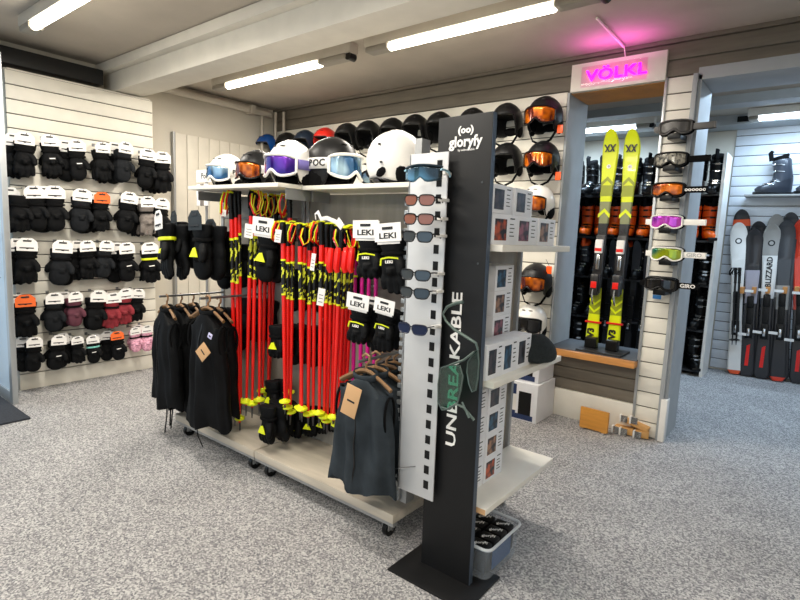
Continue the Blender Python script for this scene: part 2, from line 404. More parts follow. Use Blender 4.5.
# ------------------------------------------------------------------ ceiling lamps
def lamp(label, xa, xb, y, z=2.70, ta=None, tb=None, cool=False, group=None, watts=None):
    r = empty('ceiling_light', label, 'lamp', ((xa+xb)/2, y, z), group=group)
    L = (xb-xa)/2; ta = (ta if ta is not None else xa+.2)-(xa+xb)/2; tb = (tb if tb is not None else xb-.35)-(xa+xb)/2
    MB(whitepl if cool else mat('lamp_body', 'BDB7AC', .5)).box(-L, L, -.05, .05, .0, CEIL-z, .015).build('housing', r)
    e = emis('cool_tube', (.86, .94, 1), TUBE_E*.8) if cool else emis('warm_tube', (1, .965, .88), TUBE_E)
    q = MB(e); q.tube([(ta, 0, -.012), (tb, 0, -.012)], .04, 12, flat=(1, .7) ); q.build('tube', r)
    d = MB(mat('lamp_cap', '8F8A80', .5)); d.box(-L+.01, ta-.004, -.048, .048, -.035, .005, .015); d.box(tb+.004, L-.05, -.048, .048, -.035, .005, .015); d.islands('end_cap', r)
    MB(blackpl).tube([(L-.03, -.035, -.02), (L-.03, .035, -.02)], .028, 12).build('end_plug', r)
    area('lamp_light', ((xa+xb)/2+(ta+tb)/2, y, z-.07), tb-ta, .1, watts or (COOL_W if cool else TUBE_W), COOL if cool else WARM)
    return r
lamp('lit tube ceiling light at top left above the glove wall', -4.48, -2.8, 1.36, tb=-3.0)
lamp('lit tube ceiling light behind the beam, nearer the left corner', -4.64, -2.84, 2.93, ta=-4.42, tb=-3.19)
lamp('long lit tube ceiling light behind the beam, close to the pink sign', -2.70, -1.0, 2.93, ta=-2.48, tb=-1.3)
lamp('bright cool tube light just beyond the doorway', -.66, .95, 4.88, ta=-.565, cool=True)
lamp('bright cool tube light near the far wall of the second room', -.72, .9, 6.42, ta=-.62, cool=True)
lamp('cool tube light seen through the display window above the yellow skis', -2.75, -1.55, 6.3, ta=-2.62, tb=-1.75, cool=True)
for k, (x, y) in enumerate(((-1.6, 1.0), (-3.6, -.6), (-1.2, -1.2), (1.2, .2), (1.4, -1.8))):
    lamp('lit tube ceiling light outside the view, '+ORD[k]+' behind the camera', x-.7, x+.7, y, ta=x-.6, tb=x+.5, group='ceiling lights behind the camera')

# ------------------------------------------------------------------ glass door at left, mat
frost = bpy.data.materials.new('frosted_door_glass'); frost.use_nodes = True; _n = frost.node_tree; _b = _n.nodes['Principled BSDF']
_b.inputs['Base Color'].default_value = (*lin('DDEBF5'), 1); _b.inputs['Roughness'].default_value = .35
_t = _n.nodes.new('ShaderNodeBsdfTranslucent'); _t.inputs[0].default_value = (*lin('D5E8F8'), 1); _x = _n.nodes.new('ShaderNodeMixShader'); _x.inputs[0].default_value = .35
_n.links.new(_b.outputs[0], _x.inputs[1]); _n.links.new(_t.outputs[0], _x.inputs[2]); _n.links.new(_x.outputs[0], _n.nodes['Material Output'].inputs[0])
r = empty('glass_door', 'open glass door leaf with aluminium edge at the left edge of the view', 'door', (-4.66, 1.23, 0))
MB(aluf).box(-.03, .03, -.02, .02, .0, 2.55, .006).box(-.52, -.48, -.02, .02, .0, 2.55, .006).box(-.5, 0, -.018, .018, .0, .09, .004).box(-.5, 0, -.018, .018, 2.47, 2.55, .004).build('frame', r)
MB(frost).box(-.49, -.02, -.004, .004, .08, 2.48).build('glass_pane', r)
MB(aluf).tube([(-.08, -.03, .95), (-.08, -.06, .98), (-.08, -.06, 1.25), (-.08, -.03, 1.28)], .01, 8).build('handle', r)
mm = mat('entrance_mat_ribs', '2C3038', .9, var=.3, vs=80, bump=.4, bs=90)
tag(MB(mm).box(-5.6, -4.21, -.3, 1.2, .0, .014, .004).build('entrance_mat'), 'dark grey entrance mat on the carpet at the left edge', 'mat')
og = mat('pavement', 'C9CCD0', .9)
struct(MB(og).box(-12, X0-.1, -9, 9, -.12, -.02).box(-5.2, 9, -12, Y0-.1, -.12, -.02).build('ground_outside'))

# ------------------------------------------------------------------ sign over the display window
r = empty('lit_sign', 'white box sign with glowing pink lettering above the display window', 'sign', (-1.285, BY-.002, 2.512))
MB(white).box(-.33, .33, -.045, .0, .0, .198, .003).build('sign_box', r)
q = MB(emis('pink_neon', (1, .03, .75), 3.2)); q.text('VÖLKL', .108, (.0, -.062, .092), (1, 0, 0), (0, 0, 1), .004, squash=1.28, bold=.0015); q.build('neon_lettering', r)
q = MB(clear('sign_acrylic', (1, .95, .98), .03)).box(-.25, .21, -.054, -.05, .02, .168, .002); q.build('acrylic_plate', r)
l = bpy.data.lights.new('neon_light', 'AREA'); l.shape = 'RECTANGLE'; l.size = .4; l.size_y = .08; l.energy = 1.1; l.color = (1, .12, .7)
o = bpy.data.objects.new('neon_light', l); COL.objects.link(o); o.location = (-1.25, BY-.20, 2.60); o.rotation_euler = (math.radians(-160), 0, 0)

# window sill
r = empty('window_sill_shelf', 'pine shelf board with grey top under the two yellow skis', 'shelf', (-1.29, 4.1, 0))
MB(wood).box(-.335, .335, -.15, .0, .505, .553, .004).build('pine_edge', r)
MB(mat('slate_grey_top', '4B5055', .6, var=.1)).box(-.335, .335, -.11, .36, .548, .558, .002).build('grey_top', r)
# ------------------------------------------------------------------ rolling rack (two bays joined)
RF, RC, RB = 1.743, 2.12, 2.44      # front of decks, middle panel, rear
def bay(label, xa, xb, shelf_front, shelf_z, shelf_x):
    r = empty('display_rack', label, 'display rack', ((xa+xb)/2, RC, 0))
    ox = (xa+xb)/2; A, B = xa-ox, xb-ox
    MB(deckm).box(A, B, RF-RC, RB-RC, .105, .148, .003).build('deck', r)
    MB(greyf).box(A, B, RF-RC+.004, RF-RC+.03, .088, .106).box(A, B, RB-RC-.03, RB-RC, .088, .106).build('frame', r)
    MB(panelg).box(A+.01, B-.01, -.02, .02, .148, 1.60).build('back_panel', r)
    for x in (A+.015, B-.015):
        u = MB(greyf); u.box(x-.014, x+.014, -.03, .03, .1, 1.62, .002); u.build('upright', r)
    for x in (A+.07, B-.07):
        for y in (RF-RC+.05, RB-RC-.05):
            c = MB(greyf).box(x-.022, x+.022, y-.02, y+.02, .068, .09, .003).box(x-.02, x-.015, y-.015, y+.03, .035, .075).box(x+.015, x+.02, y-.015, y+.03, .035, .075).build('caster_bracket', r)
            MB(blackpl).cyl((x-.012, y+.012, .038), (x+.012, y+.012, .038), .038, 18).m(chrome).cyl((x-.0215, y+.012, .038), (x+.0215, y+.012, .038), .010, 10).build('caster_wheel', c)
    s = MB(white).box(shelf_x[0]-ox, shelf_x[1]-ox, shelf_front-RC, .32, shelf_z-.022, shelf_z, .002).build('top_shelf', r)
    MB(greyf).box(shelf_x[0]-ox+.01, shelf_x[0]-ox+.014, shelf_front-RC+.06, -.03, shelf_z-.08, shelf_z-.024).box(shelf_x[1]-ox-.014, shelf_x[1]-ox-.01, shelf_front-RC+.06, -.03, shelf_z-.08, shelf_z-.024).islands('shelf_bracket', s)
    return r
bay('left bay of the wheeled rack, pale deck under black vests and red poles', -3.25, -2.39, 1.743, 1.635, (-3.06, -2.20))
bay('right bay of the wheeled rack, pale deck under dark grey vests', -2.382, -1.365, 1.90, 1.632, (-2.195, -1.365))
SZ = 1.637
# tall slotted upright at the right end of the rack
r = empty('slotted_post', 'tall grey slotted post between the rack and the black tower', 'post', (-1.335, 1.80, 0))
MB(greyf).box(-.018, .018, -.03, .03, .21, 1.79, .003).box(-.03, -.012, -.045, -.03, .22, 1.62, .002).build('post', r)
q = MB(aluf)
for k in range(36): q.box(-.037, -.018, -.058, -.03, .22+k*.037, .24+k*.037, .003)
q.islands('slot_tab', r)
MB(greyf).box(-.032, -.018, -.02, .30, .24, .28, .002).box(-.032, -.018, -.02, .30, 1.5, 1.54, .002).islands('arm', r)

# end unit with three white shelves on the right of the tower
r = empty('end_shelf_unit', 'white end unit with three side shelves of goggle boxes beside the tower', 'shelf unit', (-1.16, 1.77, 0))
MB(panelg).box(-.045, -.02, .02, .67, .02, 1.56, .003).build('end_panel', r)
MB(greyf).box(-.03, -.002, .005, .03, 0, 1.60, .002).box(-.03, -.002, .655, .68, 0, 1.60, .002).islands('upright', r)
shz = []
for z in (.33, .848, 1.374):
    MB(white).box(-.0, .238, .0, .672, z-.026, z, .003).m(kraft if z < .4 else white).box(.002, .236, -.0012, .001, z-.024, z-.002).build('shelf', r); shz.append(z)

# ------------------------------------------------------------------ the tower
r = empty('display_tower', 'tall black eyewear display tower with white vertical lettering', 'display', (-1.073, 1.73, 0), rot=(0, -.0095, 0))
MB(blackp).box(-.12, .117, 0, .028, .008, 1.85, .003).build('panel', r)
MB(mat('blue_grey_edge', '4A5563', .4, .3)).box(.1165, .1185, .002, .026, .01, 1.849).build('edge_strip', r)
q = MB(blackp); q.box(-.20, .185, -.13, .14, 0, .009, .003); q.build('base_plate', r)
q = MB(mat('screw_steel', '55585A', .4, .6))
for x, z in ((.085, 1.30), (.085, 1.60)): q.cyl((x, -.002, z), (x, .0, z), .004, 8)
q.islands('screw', r)
tw = MB(card)
tw.text('gloryfy', .055, (.005, -.0015, 1.752), (1, 0, 0), (0, 0, 1), .0006, bold=.0016, squash=.95)
tw.text('by unbreakable', .012, (.01, -.0015, 1.722), (1, 0, 0), (0, 0, 1), .0004)
tw.text('(oo)', .036, (.005, -.0015, 1.795), (1, 0, 0), (0, 0, 1), .0006, bold=.0014, squash=1.1)
tw.build('logo_print', r)
tw = MB(card); tw.text('UNBREAKABLE', .064, (.004, -.0015, .872), (0, 0, 1), (-1, 0, 0), .0006, bold=.0012, squash=1.46)
tw.build('slogan_print', r)
s = empty('x', '', ''); s.name = 'eyewear_strip'; tag(s, 'pale grey metal strip with square black holes left of the tower', 'display strip')
s.location = (-1.219, 1.70, 0); s.rotation_euler = (0, -.006, 0)
MB(mat('strip_paint', 'C6C7C8', .4, .2)).box(-.092, .092, 0, .006, .315, 1.715, .002).box(-.092, -.086, .0, .03, .315, 1.715).build('sheet', s)
q = MB(blackpl)
for k in range(21): q.box(.042, .066, -.0012, .001, .36+k*.0645, .395+k*.0645)
q.islands('square_hole', s)
MB(chrome).tube([(-.092, -.03, .41), (.0, -.002, .44)], .0025, 6).build('wire', s)

# ------------------------------------------------------------------ sunglasses on the strip
def sunglasses(name, cat, fm, lm, w=.066, h=.043, shield=False, armm=None):
    r = empty(name, '', cat)
    f = MB(fm); ln = MB(lm)
    def outl(cx, sx):
        pts = []
        for k in range(20):
            a = 2*PI*k/20; x = math.copysign(abs(math.cos(a))**.62, math.cos(a)); z = math.copysign(abs(math.sin(a))**.62, math.sin(a))
            x *= w/2; z *= h/2
            if z < 0: x *= .86
            X = cx+x; pts.append((X, .9*X*X*3.2, z))
        return pts
    if shield:
        rows = []
        for i in range(7):
            v = i/6; row = []
            for j in range(17):
                u = -1+j/8; X = u*.07; zt = .026-.006*u*u; zb = -.030+.016*math.exp(-(u*5)**2)+.012*abs(u)**3
                row.append((X, X*X*5, zb+(zt-zb)*v))
            rows.append(row)
        ln.grid(rows); o = ln.build('shield_lens', r, fix=False)
        applymods(o, ('SOLIDIFY', dict(thickness=.002)))
        f.tube([(u/8*.072, (u/8*.072)**2*5-.001, .027-.006*(u/8)**2) for u in range(-8, 9)], .003, 6)
    else:
        for sx in (-1, 1):
            o = outl(sx*.037, sx); f.tube(o, .0028, 6, closed=True)
            b = MB(lm); b.loft([[Vector(p)+Vector((0, -.0008, 0)) for p in o], [Vector(p)+Vector((0, .0008, 0)) for p in o]]); b.build('lens', r)
        f.tube([(-.008, .001, .008), (0, -.002, .011), (.008, .001, .008)], .003, 6)
    f.build('frame', r)
    for sx in (-1, 1):
        MB(armm or fm).tube([(sx*.069, .017, .012), (sx*.071, .04, .012), (sx*.069, .072, .010), (sx*.064, .092, -.004)], [.0035, .003, .003, .0025], 6, flat=(1.4, .7)).build('temple_arm', r)
    return r
pa = Proto(sunglasses('sunglasses', 'sunglasses', blackpl, lens_ro)); pb = Proto(sunglasses('sunglasses', 'sunglasses', blackpl, lens_gy))
pc = Proto(sunglasses('sunglasses', 'sunglasses', mat('dark_blue_frame', '151B33', .3), mat('dark_blue_lens', '1E2A4A', .15, .3)))
ps = Proto(sunglasses('sunglasses', 'sunglasses', mat('dark_shield_frame', '22313B', .3), lens('shield_lens', '1B2A33', '4F7E96', .1), shield=True, armm=mat('light_blue_arm', 'A9D3E4', .3)))
G = 'sunglasses on the strip'
for P, lb, px, py in ((ps, 'blue-rimmed wraparound shield sunglasses, topmost on the strip', 424, 173), (pa, 'black sunglasses with rose lenses directly under the blue shield pair', 422, 200),
        (pa, 'black sunglasses with rose lenses, lower of the two rose pairs', 421, 219), (pb, 'black sunglasses with smoke lenses just below the rose pairs', 420, 236.5),
        (pb, 'black sunglasses with grey lenses in the middle of the strip', 418, 275), (pb, 'grey-lensed black sunglasses second from the bottom of the strip', 417, 293),
        (pc, 'dark blue sunglasses, lowest pair on the strip', 415, 329)):
    p = ay(px-4, py, 1.585); P.put(lb, (p.x, p.y, p.z), rz=math.radians(6), group=G, scale=1.12 if P is ps else .92)
    c = tag(MB(whitepl).box(p.x+.040, p.x+.064, 1.655, 1.70, p.z+.000, p.z+.012, .003).build('holder_clip'), 'white clip behind the '+lb, 'clip', 'clips holding the sunglasses')
# oversized sunglasses hanging bent on the tower
r = empty('display_glasses', 'oversized green-lensed wire-frame glasses hanging twisted over the tower lettering', 'display glasses', (0, 0, 0))
Yg = 1.66
def L3(ps, dy=0): return [ay(x, y, Yg+dy) for x, y in ps]
lg = clear('clear_green_lens', (.45, .82, .72), .12); lg2 = clear('clear_grey_green_lens', (.55, .78, .70), .1)
def lensplate(ps, m, y0, y1):
    A = [ay(x, y, Yg+y0+(y1-y0)*((x-ps[0][0])/40)) for x, y in ps]; q = MB(m); q.loft([A, [p+Vector((0, .004, 0)) for p in A]]); return q, A
e1 = [(441, 368), (450, 365), (460, 366), (463, 376), (461, 390), (458, 402), (450, 409), (442, 410), (438, 402), (438, 384)]
e2 = [(468, 362), (474, 352), (478, 349), (479, 362), (478, 378), (476, 390), (472, 392), (469, 384), (467, 372)]
q, A1 = lensplate(e1, lg, 0, -.02); q.build('left_lens', r, 'green see-through lens')
q, A2 = lensplate(e2, lg2, -.01, 0); q.build('right_lens', r)
wf = mat('grey_green_wire', '56655F', .3, .3)
f = MB(wf); f.tube(A1, .003, 6, closed=True).tube(A2, .003, 6, closed=True).tube([A1[1], ay(464, 360, Yg-.02), A2[1]], .0045, 6); f.build('frame', r)
MB(wf).tube(L3([(478, 350), (476, 343), (468, 338), (455, 330), (446, 321), (443, 314), (447, 307), (456, 303), (463, 302)], -.02), [.004, .005, .006, .006, .005, .004, .005, .007, .007], 8).build('temple_arm', r)
MB(wf).tube(L3([(441, 407), (447, 409), (456, 404), (463, 407), (470, 415), (474, 420)], -.01), [.003, .004, .005, .005, .005, .006], 8).build('temple_arm', r)
MB(wf).tube(L3([(462, 402), (466, 411), (469, 418)], -.025), .004, 6).build('nose_bridge', r)

# ------------------------------------------------------------------ goggle boxes
def pic(name, a, b): return lens(name, a, b, .5, 30)
pics = [pic('box_picture_dark', '1B1D22', '4A3A38'), pic('box_picture_orange', '2A1A18', 'D2561E'), pic('box_picture_rose', '3A2A2E', 'A8606A'), pic('box_picture_brown', '2E2422', 'B08060'), pic('box_picture_blue', '10202E', '2F5E7C')]
bw = mat('white_box_card', 'ECECEF', .55)
def gbox(w, h, d, pm):
    r = empty('goggle_box', '', 'box')      # front faces +X
    MB(bw).box(-d, 0, -w/2, w/2, 0, h, .0015).build('carton', r)
    q = MB(pm); q.box(-.001, .0012, -w*.40, w*.06, h*.14, h*.84); q.build('window_picture', r)
    q = MB(inkm)
    for k in range(4): q.box(0, .0008, w*.19, w*(.34 if k % 2 else .38), h*(.28+.13*k), h*(.31+.13*k))
    q.box(0, .0008, w*.19, w*.38, h*.85, h*.89); q.build('print', r)
    return r
bp = [Proto(gbox(.165, .108, .12, m)) for m in pics]
gl = 'white goggle box with picture window'
n = 0
def stack(pi, x, y, z, lb, rz=0, sc=1): bp[pi].put(lb, (x, y, z), rz, scale=sc)
FX = -.955
for k, y in enumerate((1.88, 2.08, 2.28)):
    bp[(1, 2, 3)[k]].put('white goggle box, '+ORD[k]+' from the tower in the bottom row on the top end shelf', (FX-.01, y-.02, shz[2]), .03*((k*7) % 3-1), scale=(1, 1.18, 1.08))
for k, y in enumerate((1.865, 2.05)):
    bp[(0, 0)[k]].put('white goggle box, '+ORD[k]+' from the tower in the upper row on the top end shelf', (FX-.02, y-.02, shz[2]+.118), .03, scale=(1, 1.05, 1.0))
for k, z in enumerate((.0, .109, .218, .327)):
    stack((0, 2, 3, 4)[k], FX-.10, 2.06, shz[1]+z, 'white goggle box at level '+['one', 'two', 'three', 'four'][k]+' of the stack against the end panel, middle shelf', 0)
for k, y in enumerate((1.83, 1.96, 2.09)):
    bp[(0, 4, 0)[k]].put('white goggle box lying forward on the middle end shelf, '+ORD[k]+' from the tower', (FX, y, shz[1]), 0, scale=(.7, .8, 1.3))
for c, y in enumerate((1.865, 2.04)):
    for k in range(4 if c == 0 else 4):
        stack((0, 1, 3, 4)[(k+c) % 4], FX-.085, y, shz[0]+.109*k, 'white goggle box, level '+['one', 'two', 'three', 'four'][k]+' of the '+('nearer' if c == 0 else 'farther')+' stack on the lowest end shelf', 0)
# beanie and red tag on middle shelf
r = empty('beanie', 'black knitted hat lying at the far end of the middle end shelf', 'hat', (-.995, 2.25, shz[1]+.001)); r.scale = (1, 1.12, .86)
q = MB(mat('black_knit', '1E2426', .95, var=.3, vs=60, bump=.6, bs=140))
q.loft([[(.115*s*math.cos(a)*(1+.06*math.cos(3*a)), .115*s*math.sin(a), z+.02*math.cos(a+.5)*(z > .02)) for a in [2*PI*k/24 for k in range(24)]] for s, z in ((.75, 0), (.98, .012), (1.0, .04), (.86, .08), (.62, .112), (.42, .130), (.18, .128))])
applymods(q.build('knit_body', r), ('SUBSURF', dict(levels=1)))
q = MB(redf).box(-.05, .005, -.145, -.125, 0, .055, .006).build('tag', r); q['label'] = 'red tag'
# storage tub
r = empty('storage_tub', 'clear plastic tub of black cases on the floor under the lowest end shelf', 'storage box', (-1.015, 1.935, .0))
tm = milky('clear_plastic', 'B4BCC4', .25)
def rr(x, y, z, c=.03, n=5):
    P = []
    for sx, sy, a0 in ((1, 1, 0), (-1, 1, 90), (-1, -1, 180), (1, -1, 270)):
        for k in range(n): a = math.radians(a0+90*k/(n-1)); P.append((sx*(x-c)+c*math.cos(a), sy*(y-c)+c*math.sin(a), z))
    return P
q = MB(tm); q.loft([rr(.10, .135, .012), rr(.108, .145, .15)], cap=False); q.loft([rr(.10, .135, .010), rr(.10, .135, .013)]); q.build('tub_body', r)
rp = rr(.112, .149, .150); MB(mat('milky_rim', 'C9CED2', .35)).tube(rp, .0065, 6, closed=True).build('rim', r)
k = 0
for i in range(2):
    for j in range(4):
        x, y = -1.015-.045+.09*i, 1.935-.098+.065*j
        c = empty('glasses_case', 'black glasses case in the tub, '+ORD[j]+' from the front, '+('inner' if i == 0 else 'outer')+' column', 'case', (x, y, .03), group='black cases in the tub')
        MB(blackpl).box(-.041, .041, -.029, .029, 0, .112, .008).build('case_body', c)
        MB(card).text('gloryfy', .022, (0, 0, .1125), (.8, .6, 0), (-.6, .8, 0), .0004, bold=.0004).build('print', c)
q = MB(mat('blue_leaflet', '3B5E8F', .6)); q.box(-.926, -.922, 1.86, 2.02, .03, .12); tag(q.build('leaflet'), 'blue printed leaflet pressed against the inside of the tub', 'leaflet')
# cartons at the back wall
for k, (x0, x1, y0, y1, z0, z1, lb) in enumerate(((-1.90, -1.555, 3.70, 4.03, 0, .30, 'white helmet carton on the floor by the white skirting'), (-1.88, -1.575, 3.74, 4.03, .302, .54, 'white helmet carton stacked on another by the display window'))):
    r = empty('helmet_carton', lb, 'box', ((x0+x1)/2, y0, z0))
    hx = (x1-x0)/2; MB(bw).box(-hx, hx, 0, y1-y0, 0, z1-z0, .003).build('carton', r)
    q = MB(mat('blue_print', '20335E', .5)); q.box(-hx+.002, hx-.03, -.0015, 0, .01, .05).box(-hx+.002, -hx+.17, -.0015, 0, .05, z1-z0-.02); q.m(blackpl).box(.02, hx-.05, -.002, 0, .05, .23 if k == 0 else .2).m(card).box(-hx+.03, -.0, -.0025, 0, .07, .2).m(inkm)
    for j in range(5): q.box(-hx+.045, -.03, -.003, 0, .09+j*.02, .094+j*.02)
    q.build('printed_front', r)

# ------------------------------------------------------------------ helmets
def helmet(sm, band=None, frame=None, lensm=None, strapm=None, text=None, hung=False, low=-.09, tcol=None):
    r = empty('ski_helmet', '', 'helmet'); Rx, Ry, Rz = .108, .135, .125
    NU, NV = 40, 14
    def rim(a):        # a = azimuth from the front
        a = abs((a+PI) % (2*PI)-PI); d = math.degrees(a)
        if d < 48: return .03
        if d < 70: return .03+(low-.03)*((d-48)/22)**.8
        if d < 125: return low
        return low+.012*min(1, (d-125)/35)
    def P(a, t, off=0):
        ph = math.acos(max(-.8, rim(a)/Rz))*t; s = math.sin(ph)
        if ph > PI/2: s = 1-(1-s)*.6
        return Vector(((Rx+off)*s*math.sin(a), -(Ry+off)*s*math.cos(a)-(0), (Rz+off)*math.cos(ph)))
    q = MB(sm); rows = [[P(2*PI*j/NU, max(i, .02)/NV) for j in range(NU)] for i in range(NV+1)]
    q.loft(rows, cap=False); q.bm.faces.new([v for v in list(q.bm.verts)[:NU]]) if False else None
    o = q.build('shell', r, fix=False); applymods(o, ('SOLIDIFY', dict(thickness=.012, offset=1)))
    # closing button, trim edge and vents
    MB(sm).ell((0, 0, Rz-.004), (.03, .036, .006)).build('crown', r)
    MB(blackpl).tube([P(2*PI*j/48, 1)*1.0 for j in range(48)], .0045, 6, closed=True).build('edge_trim', r)
    v = MB(blackpl)
    for sx in (-1, 1):
        for a, t in ((18, .62), (160, .5), (150, .75)):
            c = P(sx*math.radians(a), t); v.ell(c*1.0, (.016, .006, .004), 8, 5, RZ(sx*math.radians(-a)) if a > 90 else RZ(sx*math.radians(20)))
        c = P(sx*math.radians(95), .97); v.cyl(c, c+Vector((sx*.004, 0, 0)), .006, 10)
    v.islands('vent', r)
    li = MB(blackf); li.loft([[Vector((.094*s*math.sin(a), -.119*s*math.cos(a), z)) for a in [2*PI*j/28 for j in range(28)]] for s, z in ((.3, .10), (.7, .085), (.93, .05), (1, .03))])
    for sx in (-1, 1): li.ell((sx*.090, .018, -.058), (.016, .052, .052), 12, 8)
    li.ell((0, .105, -.05), (.07, .018, .03)); li.build('liner', r)
    if hung:
        MB(blackf).tube([(-.092, -.02, -.09), (-.06, -.03, -.15), (0, -.03, -.178), (.06, -.03, -.15), (.092, -.02, -.09)], .009, 6, flat=(.35, 1)).build('chin_strap', r)
    else:
        MB(blackf).ell((0, -.028, -.075), (.07, .06, .028), 14, 8).build('neck_pad', r)
    if lensm:
        def G(a, z, off=0): return Vector(((Rx+.012+off)*math.sin(a), -(Ry+.012+off)*math.cos(a), z))
        N = 24; top, bot = .038, -.064
        def zt(u): return top-.016*abs(u)**4
        def zb(u): return bot+.030*math.exp(-(u*4.2)**2)+.022*abs(u)**4
        A = math.radians(57)
        rows = [[G(A*(-1+2*j/N), zb(-1+2*j/N)+(zt(-1+2*j/N)-zb(-1+2*j/N))*i/6) for j in range(N+1)] for i in range(7)]
        gq = MB(lensm); gq.grid(rows); o = gq.build('goggle_lens', r, fix=False); applymods(o, ('SOLIDIFY', dict(thickness=.01, offset=-1)))
        ed = [G(A*(-1+2*j/N), zt(-1+2*j/N), .001) for j in range(N+1)]+[G(A*(1-2*j/N), zb(1-2*j/N), .001) for j in range(N+1)]
        MB(frame).tube(ed, .0075 if frame is not blackpl else .005, 6, closed=True).build('goggle_frame', r)
        if strapm:
            a0 = math.radians(60); sp = []
            for i in range(2):
                sp.append([])
            rows = []
            for zz in (-.026, .022):
                rows.append([Vector(((Rx+.004)*math.sin(a), -(Ry+.004)*math.cos(a), zz)) for a in [a0+(2*PI-2*a0)*j/36 for j in range(37)]])
            sq = MB(strapm); sq.grid(rows); o = sq.build('goggle_strap', r, fix=False); applymods(o, ('SOLIDIFY', dict(thickness=.004, offset=0)))
            if text:
                tq = MB(tcol or inkm)
                for sx in (-1, 1):
                    for ci, ch in enumerate(text):
                        a = sx*math.radians(84)+(ci-(len(text)-1)/2)*math.radians(13)
                        tq.text(ch, .042, ((Rx+.0085)*math.sin(a), -(Ry+.0085)*math.cos(a), -.002), (math.cos(a), math.sin(a), 0), (0, 0, 1), .0006, bold=.001)
                tq.build('strap_print', r)
    return r
def H(P, lb, px, py, Y, rz, sc=1, grp=None, tilt=0):
    p = ay(px, py, Y); return P.put(lb, p, group=grp, rot=(tilt, 0, math.radians(rz)), scale=sc)
def Hs(P, lb, px, Y, zbase, rz, sc=1, low=-.09, tilt=0):
    p = ay(px, 160, Y); return P.put(lb, (p.x, Y, zbase+.095*sc), rot=(tilt, 0, math.radians(rz)), scale=sc)
h_wb = Proto(helmet(whitepl, frame=whitepl, lensm=lens_bl, strapm=whitepl, text='POC'))
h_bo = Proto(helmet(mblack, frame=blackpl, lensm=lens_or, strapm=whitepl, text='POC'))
h_wp = Proto(helmet(whitepl, frame=whitepl, lensm=lens_pu, strapm=mat('lilac_strap', '7D73B8', .7)))
h_bp = Proto(helmet(mblack, frame=whitepl, lensm=lens_bl, strapm=whitepl, text='POC'))
h_w = Proto(helmet(whitepl))
Hs(h_wb, 'white helmet with blue-lensed white goggles, leftmost on the top shelf', 228, 1.90, SZ, 8, .90)
Hs(h_bo, 'black helmet with amber goggles between two white helmets on the shelf', 258, 1.88, SZ, 8, .90)
Hs(h_wp, 'white helmet with purple goggles on the shelf right of the amber one', 292, 1.90, SZ, 8, 1.06)
Hs(h_bp, 'large black helmet with white-framed blue goggles and white lettered strap', 332, 2.05, SZ, 92, 1.2)
Hs(h_w, 'plain white helmet without goggles at the right end of the top shelf', 397, 2.05, SZ, 165, 1.18)
r = empty('ski_goggles', 'pale blue-grey goggles lying on the shelf behind the two right helmets', 'goggles', ay(371, 168, 2.2)+Vector((0, 0, -.05)))
MB(lens_bl).ell((0, 0, 0), (.07, .03, .035)).build('goggle_lens', r); MB(blackpl).tube([(.07*math.cos(a), -.01, .036*math.sin(a)) for a in [2*PI*k/20 for k in range(20)]], .006, 6, closed=True).build('goggle_frame', r)
# row hanging high on the back wall
HB = 3.93
hk = Proto(helmet(mblack, hung=True)); hbl = Proto(helmet(bluesh, hung=True)); hnv = Proto(helmet(navy, hung=True)); hrd = Proto(helmet(redsh, hung=True))
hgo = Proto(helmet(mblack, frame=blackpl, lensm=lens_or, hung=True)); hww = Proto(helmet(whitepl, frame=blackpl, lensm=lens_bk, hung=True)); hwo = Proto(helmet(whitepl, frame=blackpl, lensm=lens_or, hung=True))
g = 'helmets along the top of the back wall'
for P, px, py, lb in ((hbl, 268, 144, 'bright blue helmet, leftmost high on the back wall'), (hk, 288, 143, 'black helmet between the bright blue and navy ones on the wall'), (hnv, 306, 141, 'navy blue helmet high on the back wall'),
        (hrd, 326, 139, 'red helmet high on the back wall'), (hk, 348, 137, 'black helmet just right of the red one high on the wall'), (hk, 369, 135, 'black helmet second to the right of the red one'),
        (hk, 393, 133, 'black helmet above the plain white helmet'), (hk, 416, 130, 'black helmet above the blue shield sunglasses'), (hk, 440, 128, 'black helmet just left of the tower top'),
        (hk, 473, 125, 'black helmet half hidden behind the tower top'), (hk, 507, 121, 'black helmet without goggles in the top row right of the tower')):
    H(P, lb, px, py+(3 if px < 340 else 1), HB, 8, 1.15, g)
H(hgo, 'black helmet with amber visor goggles, topmost beside the display window', 545, 117, HB, 0, 1.2, g)
g = 'helmets lower on the back wall'
H(hk, 'black helmet without goggles in the second row right of the tower', 507, 161, HB, 5, 1.13, g)
H(hgo, 'black helmet with amber goggles, second one down beside the window', 543, 160, HB, 0, 1.13, g)
H(hwo, 'white helmet with brown-orange goggles above the top end shelf', 538, 203, HB, -5, 1.13, g)
H(hgo, 'black helmet with amber goggles below the top end shelf', 536, 281, HB, 0, 1.13, g)
H(hww, 'white helmet with dark goggles, lowest on the back wall', 531, 321, HB, 5, 1.13, g)
H(hk, 'black helmet mostly hidden behind boxes below the top end shelf', 500, 270, HB, 5, 1.0, g)
for px, py, lb in ((560, 121, 'topmost amber'), (558, 168, 'second amber'), (549, 262, 'lower amber')):
    p = ay(px, py+8, HB-.03)
    tag(MB(orange).box(p.x-.022, p.x+.022, p.y-.002, p.y+.002, p.z-.03, p.z+.03, .002).m(blackpl).tube([p+Vector((0, 0, .03)), p+Vector((-.03, 0, .08))], .002, 5).build('price_tag'), 'orange swing tag hanging from the '+lb+' goggle helmet', 'tag', 'orange tags on the helmets')
p = ay(478, 152, HB)

